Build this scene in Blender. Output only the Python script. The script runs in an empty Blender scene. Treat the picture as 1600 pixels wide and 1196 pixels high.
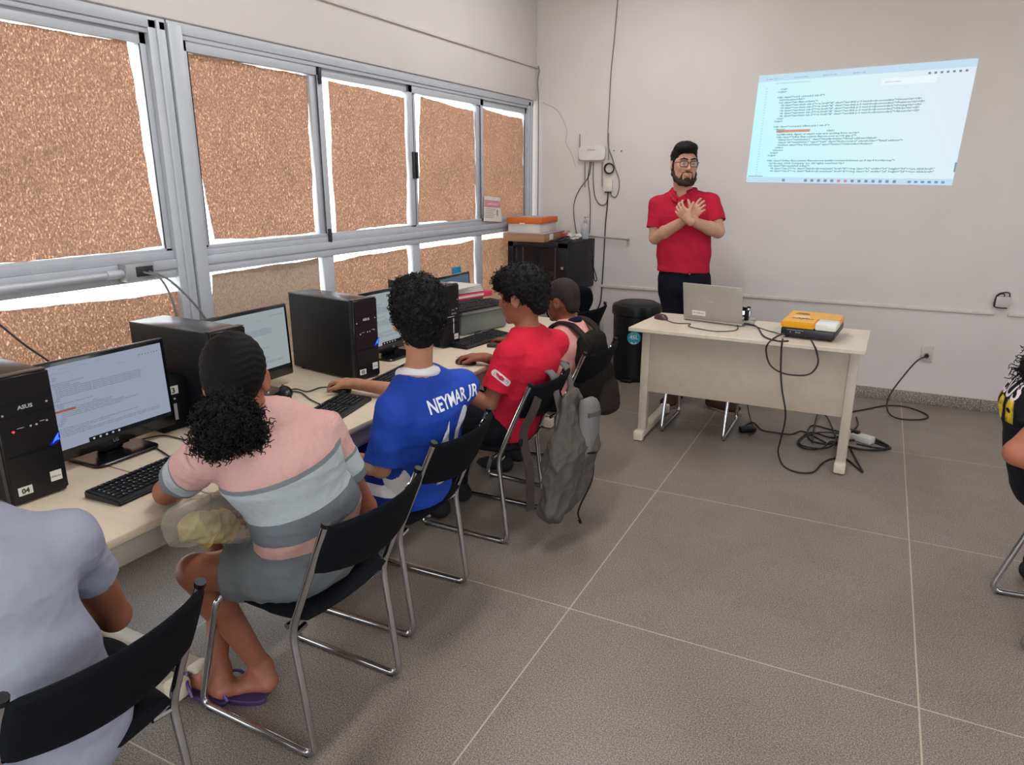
import bpy, bmesh, math, random
import numpy as np
from mathutils import Vector, Matrix
random.seed(11)
SC = bpy.context.scene
COL = SC.collection
PI = math.pi
V = Vector

# ------------------------------------------------------------------ camera
FPX, YAW, PIT, ROL, CH = 1112.0, 0.4700, 0.2783, 0.0012, 1.617
_f = V((-math.sin(YAW)*math.cos(PIT), math.cos(YAW)*math.cos(PIT), -math.sin(PIT)))
_r = V((math.cos(YAW), math.sin(YAW), 0))
_u = _r.cross(_f)
CR = _r*math.cos(ROL) + _u*math.sin(ROL)
CU = -_r*math.sin(ROL) + _u*math.cos(ROL)
CF = _f
CO = V((0, 0, CH))
def at(u, v, x=None, y=None, z=None):
    """a point of the room seen in the photo at (u,v), on a known plane"""
    d = CF + CR*((u-800)/FPX) - CU*((v-598)/FPX)
    if z is not None: t = (z-CH)/d.z
    elif x is not None: t = x/d.x
    else: t = y/d.y
    return CO + d*t
cam = bpy.data.objects.new('camera', bpy.data.cameras.new('camera'))
COL.objects.link(cam)
cam.data.sensor_width = 36; cam.data.sensor_fit = 'HORIZONTAL'
cam.data.lens = 36*FPX/1600
cam.data.clip_start = 0.02
m = Matrix((CR, CU, -CF)).transposed().to_4x4(); m.translation = CO
cam.matrix_world = m
SC.camera = cam

# ------------------------------------------------------------------ materials
def lin(c):
    if isinstance(c, str):
        c = [int(c[i:i+2], 16) for i in (0, 2, 4)]
    r = []
    for k in c[:3]:
        k = k/255
        r.append(k/12.92 if k <= .04045 else ((k+.055)/1.055)**2.4)
    return (*r, 1)
MATS = {}
def mat(name, col, rough=.5, metal=0., var=.06, vs=14., bump=0., bs=60., spec=.5, trans=0., alpha=1., emit=0., coat=0., stretch=None, sheen=0.):
    if name in MATS: return MATS[name]
    m = bpy.data.materials.new(name); m.use_nodes = True
    nt = m.node_tree; N = nt.nodes; L = nt.links
    b = N['Principled BSDF']
    tc = N.new('ShaderNodeTexCoord')
    src = tc.outputs['Object']
    if stretch:
        mp = N.new('ShaderNodeMapping'); mp.inputs['Scale'].default_value = stretch
        L.new(src, mp.inputs['Vector']); src = mp.outputs['Vector']
    c = lin(col)
    nz = N.new('ShaderNodeTexNoise'); nz.inputs['Scale'].default_value = vs; nz.inputs['Detail'].default_value = 4
    L.new(src, nz.inputs['Vector'])
    rp = N.new('ShaderNodeValToRGB')
    rp.color_ramp.elements[0].position = .3; rp.color_ramp.elements[1].position = .7
    rp.color_ramp.elements[0].color = tuple(max(0, x*(1-var)) for x in c[:3])+(1,)
    rp.color_ramp.elements[1].color = tuple(min(1, x*(1+var)) for x in c[:3])+(1,)
    L.new(nz.outputs['Fac'], rp.inputs['Fac'])
    L.new(rp.outputs['Color'], b.inputs['Base Color'])
    b.inputs['Roughness'].default_value = rough
    b.inputs['Metallic'].default_value = metal
    b.inputs['Specular IOR Level'].default_value = spec
    b.inputs['Coat Weight'].default_value = coat
    b.inputs['Sheen Weight'].default_value = sheen
    b.inputs['Transmission Weight'].default_value = trans
    b.inputs['Alpha'].default_value = alpha
    if emit:
        L.new(rp.outputs['Color'], b.inputs['Emission Color'])
        b.inputs['Emission Strength'].default_value = emit
    if bump:
        n2 = N.new('ShaderNodeTexNoise'); n2.inputs['Scale'].default_value = bs; n2.inputs['Detail'].default_value = 3
        L.new(src, n2.inputs['Vector'])
        bp = N.new('ShaderNodeBump'); bp.inputs['Strength'].default_value = bump; bp.inputs['Distance'].default_value = .004
        L.new(n2.outputs['Fac'], bp.inputs['Height']); L.new(bp.outputs['Normal'], b.inputs['Normal'])
    MATS[name] = m
    return m
def node_mat(name):
    m = bpy.data.materials.new(name); m.use_nodes = True
    nt = m.node_tree
    return m, nt.nodes, nt.links, nt.nodes['Principled BSDF'], nt.nodes['Material Output']
def math_node(N, L, op, a, b=None, c=None):
    n = N.new('ShaderNodeMath'); n.operation = op
    for i, x in enumerate((a, b, c)):
        if x is None: continue
        if isinstance(x, (int, float)): n.inputs[i].default_value = x
        else: L.new(x, n.inputs[i])
    return n.outputs[0]
def stripe_mat(name, stops, rough=.85, bs=300, bump=.25, fleck=.1):
    """cloth coloured along the point attribute 'u'; stops = [(pos, colour)]"""
    m, N, L, b, o = node_mat(name)
    a = N.new('ShaderNodeAttribute'); a.attribute_name = 'u'
    rp = N.new('ShaderNodeValToRGB'); cr = rp.color_ramp; cr.interpolation = 'CONSTANT'
    cr.elements[0].position = stops[0][0]; cr.elements[0].color = lin(stops[0][1])
    cr.elements[1].position = stops[1][0]; cr.elements[1].color = lin(stops[1][1])
    for p, c in stops[2:]:
        e = cr.elements.new(p); e.color = lin(c)
    L.new(a.outputs['Fac'], rp.inputs['Fac'])
    tc = N.new('ShaderNodeTexCoord')
    mp = N.new('ShaderNodeMapping'); mp.inputs['Scale'].default_value = (1, 1, 4)
    L.new(tc.outputs['Object'], mp.inputs['Vector'])
    nz = N.new('ShaderNodeTexNoise'); nz.inputs['Scale'].default_value = 90; nz.inputs['Detail'].default_value = 3
    L.new(mp.outputs['Vector'], nz.inputs['Vector'])
    mx = N.new('ShaderNodeMix'); mx.data_type = 'RGBA'; mx.blend_type = 'MULTIPLY'
    mx.inputs[0].default_value = 1
    v = math_node(N, L, 'MULTIPLY_ADD', nz.outputs['Fac'], fleck*2, 1-fleck)
    L.new(rp.outputs['Color'], mx.inputs[6]); L.new(v, mx.inputs[7])
    L.new(mx.outputs[2], b.inputs['Base Color'])
    b.inputs['Roughness'].default_value = rough; b.inputs['Specular IOR Level'].default_value = .2
    bp = N.new('ShaderNodeBump'); bp.inputs['Strength'].default_value = bump; bp.inputs['Distance'].default_value = .002
    n2 = N.new('ShaderNodeTexNoise'); n2.inputs['Scale'].default_value = bs
    L.new(tc.outputs['Object'], n2.inputs['Vector'])
    L.new(n2.outputs['Fac'], bp.inputs['Height']); L.new(bp.outputs['Normal'], b.inputs['Normal'])
    return m

# ------------------------------------------------------------------ objects
def tag(o, label=None, cat=None, group=None, kind=None):
    if label: o['label'] = label
    if cat: o['category'] = cat
    if group: o['group'] = group
    if kind: o['kind'] = kind
    return o
def thing(name, label, cat, loc=(0, 0, 0), rz=0, group=None):
    o = bpy.data.objects.new(name, None); COL.objects.link(o)
    o.empty_display_size = .05
    o.location = loc; o.rotation_euler = (0, 0, rz)
    return tag(o, label, cat, group)
SPLIT = {'rail', 'foot_cap', 'foot_bar', 'glide', 'back_bracket', 'crossbar', 'coupling', 'handle', 'patch_lead', 'gasket', 'wall_screw', 'port', 'button', 'socket_pin', 'drive_seam', 'red_icon', 'task_icon', 'screen_icon', 'shell', 'end_stop', 'vent_slot'}
def islands(me):
    n = len(me.vertices); p = list(range(n))
    def find(a):
        while p[a] != a: p[a] = p[p[a]]; a = p[a]
        return a
    for e in me.edges:
        a, b = find(e.vertices[0]), find(e.vertices[1])
        if a != b: p[a] = b
    g = {}
    for i in range(n): g.setdefault(find(i), []).append(i)
    return list(g.values())
def obj(name, bm, mats, parent=None, world=False, angle=40, label=None):
    if name in SPLIT and isinstance(bm, bmesh.types.BMesh):
        me = bpy.data.meshes.new(name); bm.to_mesh(me); bm.free()
        isl = islands(me); out = []
        for k in isl:
            ks = set(k); b2 = bmesh.new(); b2.from_mesh(me)
            bmesh.ops.delete(b2, geom=[v for v in b2.verts if v.index not in ks], context='VERTS')
            out.append(_obj(name, b2, mats, parent, world, angle, label))
        bpy.data.meshes.remove(me)
        return out[0]
    return _obj(name, bm, mats, parent, world, angle, label)
def _obj(name, bm, mats, parent=None, world=False, angle=40, label=None):
    """links a bmesh (or mesh) as one object; world=True: its coordinates are the room's"""
    if isinstance(bm, bmesh.types.BMesh):
        me = bpy.data.meshes.new(name)
        bmesh.ops.recalc_face_normals(bm, faces=bm.faces[:])
        bm.to_mesh(me); bm.free()
    else: me = bm
    me.name = name
    if not isinstance(mats, (list, tuple)): mats = [mats]
    me.materials.clear()
    for k in mats: me.materials.append(k)
    me.shade_smooth()
    if angle: me.set_sharp_from_angle(angle=math.radians(angle))
    o = bpy.data.objects.new(name, me); COL.objects.link(o)
    if parent is not None:
        o.parent = parent
        if world:
            p = parent; mw = Matrix.Identity(4)
            while p is not None:
                mw = p.matrix_basis @ mw; p = p.parent
            me.transform(mw.inverted())
    if label: o['label'] = label
    return o
def based(o):
    """put a world-modelled mesh's origin at the foot of its box"""
    vs = [v.co for v in o.data.vertices]
    c = V(((min(v.x for v in vs)+max(v.x for v in vs))/2, (min(v.y for v in vs)+max(v.y for v in vs))/2, min(v.z for v in vs)))
    o.data.transform(Matrix.Translation(-c)); o.location = c
    return o
def struct(name, bm, m, parent=None, angle=40):
    o = obj(name, bm, m, parent, angle=angle)
    if parent is None: o['kind'] = 'structure'
    return o
def copy_tree(o, loc, rz, label, group=None):
    r = o.copy(); COL.objects.link(r); r.location = loc; r.rotation_euler = (0, 0, rz)
    r['label'] = label
    if group: r['group'] = group
    def rec(src, dst):
        for ch in list(src.children):
            c = ch.copy(); COL.objects.link(c); c.parent = dst; rec(ch, c)
    rec(o, r)
    return r

# ------------------------------------------------------------------ mesh helpers
def bmn(): return bmesh.new()
def put(bm, tmp, M=None):
    me = bpy.data.meshes.new('t'); tmp.to_mesh(me); tmp.free()
    if M is not None: me.transform(M)
    bm.from_mesh(me); bpy.data.meshes.remove(me)
def box(bm, c, s, bev=0., M=None, seg=2, rz=0):
    t = bmesh.new(); bmesh.ops.create_cube(t, size=1)
    bmesh.ops.scale(t, vec=V(s), verts=t.verts)
    if bev: bmesh.ops.bevel(t, geom=t.edges[:], offset=bev, segments=seg, affect='EDGES', profile=.5)
    if rz: bmesh.ops.rotate(t, cent=(0, 0, 0), matrix=Matrix.Rotation(rz, 3, 'Z'), verts=t.verts)
    bmesh.ops.translate(t, vec=V(c), verts=t.verts)
    put(bm, t, M)
    return bm
def box2(bm, a, b, bev=0., M=None):
    return box(bm, [(a[i]+b[i])/2 for i in range(3)], [abs(b[i]-a[i]) for i in range(3)], bev, M)
def spline(pts, n=8, closed=False):
    P = [V(p) for p in pts]; out = []
    k = len(P); rng_ = range(k if closed else k-1)
    for i in rng_:
        p0 = P[i-1] if (i > 0 or closed) else P[0]*2-P[1]
        p1 = P[i]; p2 = P[(i+1) % k]
        p3 = P[(i+2) % k] if (i+2 < k or closed) else p2*2-p1
        for j in range(n):
            t = j/n
            out.append(.5*((2*p1)+(-p0+p2)*t+(2*p0-5*p1+4*p2-p3)*t*t+(-p0+3*p1-3*p2+p3)*t**3))
    if not closed: out.append(P[-1])
    return out
def fillet(pts, r, n=5):
    P = [V(p) for p in pts]; out = [P[0]]
    for i in range(1, len(P)-1):
        a = (P[i-1]-P[i]); b = (P[i+1]-P[i]); q = min(r, a.length*.48, b.length*.48)
        p0 = P[i]+a.normalized()*q; p2 = P[i]+b.normalized()*q
        for j in range(n+1):
            t = j/n
            out.append(p0*(1-t)**2+P[i]*2*t*(1-t)+p2*t*t)
    out.append(P[-1])
    return out
def tube(bm, pts, r, seg=8, closed=False, flat=None):
    P = [V(p) for p in pts]; n = len(P)
    rr = r if isinstance(r, (list, tuple)) else [r]*n
    T = []
    for i in range(n):
        a = P[i-1] if (i > 0 or closed) else P[i]
        b = P[(i+1) % n] if (i < n-1 or closed) else P[i]
        t = b-a
        T.append(t.normalized() if t.length > 1e-9 else V((0, 0, 1)))
    up = V((0, 0, 1)) if abs(T[0].z) < .9 else V((1, 0, 0))
    nrm = (up-T[0]*up.dot(T[0])).normalized()
    rings = []
    for i in range(n):
        nrm = (nrm-T[i]*nrm.dot(T[i])).normalized()
        bi = T[i].cross(nrm)
        ring = []
        for k in range(seg):
            a = 2*PI*k/seg
            f = flat or 1
            ring.append(bm.verts.new(P[i]+nrm*math.cos(a)*rr[i]+bi*math.sin(a)*rr[i]*f))
        rings.append(ring)
    for i in range(n if closed else n-1):
        A, B = rings[i], rings[(i+1) % n]
        for k in range(seg):
            bm.faces.new((A[k], A[(k+1) % seg], B[(k+1) % seg], B[k]))
    if not closed:
        bm.faces.new(rings[0][::-1]); bm.faces.new(rings[-1])
    return bm
def lathe(bm, prof, seg=32, c=(0, 0, 0), M=None):
    t = bmesh.new(); rings = []
    for r, z in prof:
        if r < 1e-6: rings.append([t.verts.new((0, 0, z))])
        else: rings.append([t.verts.new((r*math.cos(2*PI*k/seg), r*math.sin(2*PI*k/seg), z)) for k in range(seg)])
    for A, B in zip(rings, rings[1:]):
        for k in range(seg):
            k2 = (k+1) % seg
            if len(A) == 1 and len(B) == 1: continue
            if len(A) == 1: t.faces.new((A[0], B[k2], B[k]))
            elif len(B) == 1: t.faces.new((A[k], A[k2], B[0]))
            else: t.faces.new((A[k], A[k2], B[k2], B[k]))
    if len(rings[0]) > 1: t.faces.new(rings[0][::-1])
    if len(rings[-1]) > 1: t.faces.new(rings[-1])
    bmesh.ops.translate(t, vec=V(c), verts=t.verts)
    put(bm, t, M)
    return bm
def prism(bm, poly, d, M=None):
    """polygon in XY extruded by d along Z"""
    t = bmesh.new()
    A = [t.verts.new((p[0], p[1], 0)) for p in poly]
    B = [t.verts.new((p[0], p[1], d)) for p in poly]
    n = len(poly)
    t.faces.new(A[::-1]); t.faces.new(B)
    for k in range(n): t.faces.new((A[k], A[(k+1) % n], B[(k+1) % n], B[k]))
    put(bm, t, M)
    return bm
def rrect(w, h, r, n=5):
    out = []
    for cx, cy, a0 in ((w/2-r, h/2-r, 0), (-w/2+r, h/2-r, 90), (-w/2+r, -h/2+r, 180), (w/2-r, -h/2+r, 270)):
        for k in range(n+1):
            a = math.radians(a0+90*k/n)
            out.append((cx+r*math.cos(a), cy+r*math.sin(a)))
    return out
def pad(bm, fn, T, nu=16, nv=12, k=.35, edge=8):
    """cushion: fn(u,v)->point on [-1,1]^2, thickness T rounded to nothing at the rim"""
    top, bot = {}, {}
    def sq(u, v): return u*math.sqrt(1-k*v*v/2), v*math.sqrt(1-k*u*u/2)
    e = 1e-3
    for i in range(nu+1):
        for j in range(nv+1):
            u = -1+2*i/nu; v = -1+2*j/nv
            u = math.sin(u*PI/2*.86)/math.sin(PI/2*.86); v = math.sin(v*PI/2*.86)/math.sin(PI/2*.86)
            p = V(fn(*sq(u, v)))
            du = V(fn(*sq(u+e, v)))-V(fn(*sq(u-e, v))); dv = V(fn(*sq(u, v+e)))-V(fn(*sq(u, v-e)))
            n = du.cross(dv).normalized()
            q = max(abs(u), abs(v))
            t = T/2*math.sqrt(max(0, 1-q**edge))
            if q > .9999:
                top[i, j] = bot[i, j] = bm.verts.new(p)
            else:
                top[i, j] = bm.verts.new(p+n*t); bot[i, j] = bm.verts.new(p-n*t)
    for i in range(nu):
        for j in range(nv):
            bm.faces.new((top[i, j], top[i+1, j], top[i+1, j+1], top[i, j+1]))
            a = (bot[i, j], bot[i, j+1], bot[i+1, j+1], bot[i+1, j])
            if len(set(a)) == 4 and set(a) != {top[i, j], top[i+1, j], top[i+1, j+1], top[i, j+1]}: bm.faces.new(a)
    return bm
def sheet(bm, fn, nu, nv):
    g = [[bm.verts.new(fn(i/nu, j/nv)) for j in range(nv+1)] for i in range(nu+1)]
    for i in range(nu):
        for j in range(nv):
            bm.faces.new((g[i][j], g[i+1][j], g[i+1][j+1], g[i][j+1]))
    return bm
def frame_m(o, x, y):
    x = V(x).normalized(); z = x.cross(V(y)).normalized(); y = z.cross(x)
    m = Matrix((x, y, z)).transposed().to_4x4(); m.translation = V(o)
    return m
def txt(bm, s, size, M, align='LEFT', ext=0., sx=1., bold=0., res=2):
    cu = bpy.data.curves.new('txt', 'FONT'); cu.body = s; cu.size = size; cu.align_x = align
    cu.resolution_u = res; cu.extrude = ext; cu.offset = bold; cu.fill_mode = 'BOTH' if ext else 'FRONT'
    o = bpy.data.objects.new('txt', cu); COL.objects.link(o)
    dg = bpy.context.evaluated_depsgraph_get(); dg.update()
    me = bpy.data.meshes.new_from_object(o.evaluated_get(dg))
    me.transform(M @ Matrix.Diagonal((sx, 1, 1, 1)))
    bm.from_mesh(me)
    bpy.data.objects.remove(o); bpy.data.curves.remove(cu); bpy.data.meshes.remove(me)
    return bm
def scribble(bm, M, w, h, n=9):
    """a short row of strokes for lettering too small to read"""
    r = random.Random(int(w*1e5)); x = 0.
    while x < w:
        k = w*(.05+.06*r.random()); hh = h*(.45+.55*r.random())
        prism(bm, [(x, 0), (x+k*.7, 0), (x+k*.7, hh*.28), (x+k*.25, hh*.4), (x+k*.25, hh), (x, hh)], .0002, M); x += k*1.15
    return bm
def quad(bm, pts):
    bm.faces.new([bm.verts.new(p) for p in pts]); return bm

# ------------------------------------------------------------------ implicit bodies
def nrm(a): a = np.asarray(a, float); return a/np.linalg.norm(a)
def A3(*a): return np.array(a, float)
def C(a, b, ra, rb=None, k=.02, L=None, q=1., clip=(), sub=False):
    return dict(t='c', a=np.array(a, float), b=np.array(b, float), ra=ra, rb=ra if rb is None else rb, k=k, L=None if L is None else nrm(L), q=q, clip=list(clip), sub=sub)
def Eo(c, r, R=None, k=.02, sub=False, clip=()):
    return dict(t='e', c=np.array(c, float), r=np.array(r, float), R=np.eye(3) if R is None else np.array(R, float), k=k, sub=sub, clip=list(clip))
def infl(prims, d, clip=()):
    out = []
    for p in prims:
        p = dict(p); p['clip'] = list(p['clip'])+list(clip)
        if p['t'] == 'c': p['ra'] = p['ra']+d; p['rb'] = p['rb']+d
        else: p['r'] = p['r']+d
        out.append(p)
    return out
def _bounds(p):
    if p['t'] == 'c':
        r = max(p['ra'], p['rb'])/min(1, p['q'])
        return np.minimum(p['a'], p['b'])-r, np.maximum(p['a'], p['b'])+r
    r = p['r'].max(); return p['c']-r, p['c']+r
def body_mesh(prims, h=.005, smooth=2):
    lo = np.min([_bounds(p)[0] for p in prims if not p['sub']], axis=0)-3*h
    hi = np.max([_bounds(p)[1] for p in prims if not p['sub']], axis=0)+3*h
    n = np.ceil((hi-lo)/h).astype(int)+1
    f = np.full(n, 1., np.float32)
    ax = [lo[i]+h*np.arange(n[i]) for i in range(3)]
    for p in prims:
        a, b = _bounds(p); padd = p['k']+3*h
        s = []
        for i in range(3):
            i0 = max(0, int((a[i]-padd-lo[i])/h)); i1 = min(n[i], int((b[i]+padd-lo[i])/h)+2)
            s.append(slice(i0, max(i0, i1)))
        s = tuple(s)
        X = ax[0][s[0]][:, None, None].astype(np.float32); Y = ax[1][s[1]][None, :, None].astype(np.float32); Z = ax[2][s[2]][None, None, :].astype(np.float32)
        if X.size*Y.size*Z.size == 0: continue
        if p['t'] == 'c':
            a = p['a'].copy(); b = p['b'].copy()
            dx, dy, dz = X-a[0], Y-a[1], Z-a[2]
            ab = b-a
            if p['L'] is not None and p['q'] != 1:
                Lv = p['L']; q = 1-p['q']
                pr = (dx*Lv[0]+dy*Lv[1]+dz*Lv[2])*q
                dx, dy, dz = dx-pr*Lv[0], dy-pr*Lv[1], dz-pr*Lv[2]
                ab = ab-Lv*(ab@Lv)*q
            l2 = ab@ab
            if l2 < 1e-10: t = 0*dx
            else: t = np.clip((dx*ab[0]+dy*ab[1]+dz*ab[2])/l2, 0, 1)
            d = np.sqrt((dx-t*ab[0])**2+(dy-t*ab[1])**2+(dz-t*ab[2])**2)-(p['ra']+(p['rb']-p['ra'])*t)
        else:
            c, r, R = p['c'], p['r'], p['R']
            dx, dy, dz = X-c[0], Y-c[1], Z-c[2]
            u = [(dx*R[i][0]+dy*R[i][1]+dz*R[i][2])/r[i] for i in range(3)]
            k0 = np.sqrt(u[0]**2+u[1]**2+u[2]**2)
            k1 = np.sqrt((u[0]/r[0])**2+(u[1]/r[1])**2+(u[2]/r[2])**2)+1e-9
            d = k0*(k0-1)/k1
        for cpt, cn in p['clip']:
            d = np.maximum(d, (X-cpt[0])*cn[0]+(Y-cpt[1])*cn[1]+(Z-cpt[2])*cn[2])
        k = max(p['k'], 1e-5); g = f[s]
        if p['sub']:
            d = -d; hh = np.maximum(k-np.abs(g-d), 0)/k
            f[s] = np.maximum(g, d)+hh*hh*k/4
        else:
            hh = np.maximum(k-np.abs(g-d), 0)/k
            f[s] = np.minimum(g, d)-hh*hh*k/4
    f[0] = f[-1] = 1; f[:, 0] = f[:, -1] = 1; f[:, :, 0] = f[:, :, -1] = 1
    ins = f < 0
    cnt = np.zeros(np.array(f.shape)-1, np.int8)
    offs = [(i, j, k) for i in (0, 1) for j in (0, 1) for k in (0, 1)]
    N = f.shape
    for o in offs: cnt += ins[o[0]:N[0]-1+o[0], o[1]:N[1]-1+o[1], o[2]:N[2]-1+o[2]]
    mixed = (cnt > 0) & (cnt < 8)
    idx = np.argwhere(mixed)
    vid = np.full(mixed.shape, -1, np.int64); vid[mixed] = np.arange(len(idx))
    F = np.stack([f[idx[:, 0]+o[0], idx[:, 1]+o[1], idx[:, 2]+o[2]] for o in offs], 1)
    O = np.array(offs, float)
    acc = np.zeros((len(idx), 3)); cn = np.zeros(len(idx))
    for a in range(8):
        for b in range(a+1, 8):
            if np.abs(O[a]-O[b]).sum() != 1: continue
            cr = (F[:, a] < 0) != (F[:, b] < 0)
            t = np.where(cr, F[:, a]/np.where(cr, F[:, a]-F[:, b], 1), 0)
            acc += (O[a]+t[:, None]*(O[b]-O[a]))*cr[:, None]; cn += cr
    vs = lo+h*(idx+acc/cn[:, None])
    quads = []
    for d in range(3):
        e, g = [(1, 2), (2, 0), (0, 1)][d]
        sl0 = [slice(None)]*3; sl1 = [slice(None)]*3
        sl0[d] = slice(0, N[d]-1); sl1[d] = slice(1, N[d])
        A = ins[tuple(sl0)]; B = ins[tuple(sl1)]
        ee = np.argwhere(A != B); sg = A[tuple(ee.T)]
        u1 = np.zeros(3, int); u1[e] = 1; u2 = np.zeros(3, int); u2[g] = 1
        c = [vid[tuple((ee-x).T)] for x in (u1+u2, u2, 0*u1, u1)]
        Q = np.stack(c, 1); Q[~sg] = Q[~sg][:, ::-1]
        quads.append(Q)
    Q = np.concatenate(quads)
    ed = np.concatenate([Q[:, [0, 1]], Q[:, [1, 2]], Q[:, [2, 3]], Q[:, [3, 0]]])
    deg = np.bincount(ed[:, 0], minlength=len(vs))+np.bincount(ed[:, 1], minlength=len(vs))
    def lap(v):
        s = np.stack([np.bincount(ed[:, 0], v[ed[:, 1], i], len(vs))+np.bincount(ed[:, 1], v[ed[:, 0], i], len(vs)) for i in range(3)], 1)
        return s/np.maximum(deg, 1)[:, None]-v
    for i in range(smooth):
        vs = vs+.5*lap(vs); vs = vs-.52*lap(vs)
    return vs, Q
def vnormals(vs, Q):
    n = np.cross(vs[Q[:, 2]]-vs[Q[:, 0]], vs[Q[:, 3]]-vs[Q[:, 1]])
    out = np.stack([sum(np.bincount(Q[:, k], n[:, i], len(vs)) for k in range(4)) for i in range(3)], 1)
    return out/np.maximum(np.linalg.norm(out, axis=1), 1e-12)[:, None]
def folds(p, amp, sc, seed=0, dirv=(.3, .2, 1)):
    """cloth-like creases"""
    r = np.random.RandomState(seed); out = np.zeros(len(p))
    for i in range(5):
        k = nrm(r.normal(size=3)+np.array(dirv)*1.2)*sc*(1+.7*i)
        w = r.normal(size=3)*sc*.6
        out += (1-np.abs(np.sin(p@k+1.3*np.sin(p@w+r.rand()*6)+r.rand()*6)))*2/(1.5+i)-1/(1.5+i)
    return out*amp
def flesh(name, prims, m, parent, h=.005, smooth=2, disp=None, u=None, label=None, wfun=None):
    vs, Q = body_mesh(prims, h, smooth)
    if disp is not None: vs = vs+vnormals(vs, Q)*disp(vs)[:, None]
    if wfun is not None: vs = wfun(vs)
    me = bpy.data.meshes.new(name)
    me.from_pydata(vs.tolist(), [], Q.tolist())
    if u is not None:
        at_ = me.attributes.new('u', 'FLOAT', 'POINT')
        at_.data.foreach_set('value', np.asarray(u(vs), np.float32))
    return obj(name, me, m, parent, world=True, angle=0, label=label)
def hand(w, d, n, t, curl=(.5, .55, .6, .7), thumb=.5, s=1., spread=.10, tb=.2):
    """palm + 4 fingers + thumb; w wrist, d towards the fingers, n out of the palm, t thumb side"""
    w = np.array(w, float); d = nrm(d); n = np.array(n, float); n = nrm(n-d*(n@d)); t0 = np.cross(d, n); t = t0 if t0@np.array(t, float) > 0 else -t0
    P = []
    P.append(C(w-d*.02*s, w+d*.03*s, .022*s, .020*s, .01, t, .75))
    P.append(C(w+d*.02*s, w+d*.075*s, .0145*s, .0135*s, .012, t, .37))
    P.append(C(w+d*.02*s+t*.018*s+n*.004*s, w+d*.05*s+t*.03*s+n*.006*s, .015*s, .012*s, .012))
    for i, (off, ad, ln, rr) in enumerate(((.029, .086, .070, .0088), (.0095, .091, .078, .0090), (-.0105, .087, .072, .0086), (-.029, .078, .056, .0078))):
        p = w+d*ad*s+t*off*s; a = curl[i]*.5
        fd = nrm(d+t*spread*(1.5-i))
        P.append(C(w+d*.06*s+t*off*.9*s, p, .0105*s, rr*s*1.02, .008))
        for j, (fr, ag) in enumerate(((.46, 0), (.30, 1.), (.24, .8))):
            if j: a += curl[i]*ag
            dd = fd*math.cos(a)+n*math.sin(a)
            p2 = p+dd*ln*fr*s
            P.append(C(p, p2, rr*s*(1-.08*j), rr*s*(1-.08*(j+1)), .003))
            p = p2
    p = w+d*.035*s+t*.026*s+n*.004*s
    td = nrm(d*(.55+thumb*.2)+t*(.75-thumb*.5)+n*tb)
    p2 = p+td*.042*s
    P.append(C(p-td*.015*s, p2, .0125*s, .0105*s, .01))
    td2 = nrm(td+d*.35*thumb+n*.25*thumb)
    P.append(C(p2, p2+td2*.032*s, .0105*s, .008*s, .004))
    return P
def head_axes(F, U):
    F = nrm(F); U = np.array(U, float); U = nrm(U-F*(U@F)); R = np.cross(F, U)
    return R, F, U
def head_prims(c, F, U, s=1., ears=True, face=True, jaw=1., nose=1.):
    R, F, U = head_axes(F, U); c = np.array(c, float); B = np.array([R, F, U])
    g = lambda r, f, u: c+s*(R*r+F*f+U*u)
    S = lambda *r: np.array(r)*s
    P = [Eo(g(0, -.016, .030), S(.075, .094, .088), B, .02),
         Eo(g(0, .030, -.025), S(.062*jaw, .058, .080), B, .03),
         Eo(g(0, .045, -.078), S(.047*jaw, .040, .034), B, .03),
         Eo(g(0, -.045, -.03), S(.058, .05, .05), B, .03)]
    if face:
        P += [Eo(g(0, .078, -.104), S(.020, .016, .014), B, .02),
              Eo(g(0, .076, .026), S(.052, .018, .014), B, .02),
              C(g(0, .088, .012), g(0, .108*nose, -.028), .007*s, .0115*s, .012),
              Eo(g(.011, .096, -.034), S(.010, .010, .008), B, .006), Eo(g(-.011, .096, -.034), S(.010, .010, .008), B, .006),
              Eo(g(.036, .066, -.022), S(.022, .022, .022), B, .02), Eo(g(-.036, .066, -.022), S(.022, .022, .022), B, .02),
              Eo(g(.031, .101, .004), S(.020, .018, .012), B, .012, sub=True), Eo(g(-.031, .101, .004), S(.020, .018, .012), B, .012, sub=True),
              Eo(g(0, .088, -.060), S(.024, .014, .010), B, .01), Eo(g(0, .084, -.073), S(.020, .014, .009), B, .01)]
    if ears:
        for q in (1, -1):
            e = g(q*.077, -.008, -.012)
            ax = np.array([nrm(R*q*.9-F*.45), nrm(F+R*q*.45), U])
            P += [Eo(e, S(.010, .020, .033), ax, .006), Eo(e+ax[0]*.011*s+ax[1]*.003*s, S(.008, .012, .022), ax, .006, sub=True)]
    return P, g, B
# ================================================================== the room
XW, YB, XR, YR, ZC = -2.80, 5.93, 3.3, -2.6, 3.35
m_wall = mat('white_wall_paint', 'cbc4c2', .75, var=.025, vs=2.2, bump=.06, bs=40, spec=.3)
m_lintel = mat('white_wall_paint_left', 'cfc9c7', .75, var=.02, vs=3, bump=.06, bs=50, spec=.3)
m_ceil = mat('ceiling_paint', 'd8d5d0', .8)
m_alu = mat('grey_aluminium', 'b3b7be', .42, .15, var=.03, spec=.5)
m_dark = mat('dark_gasket', '24242a', .5)

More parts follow.
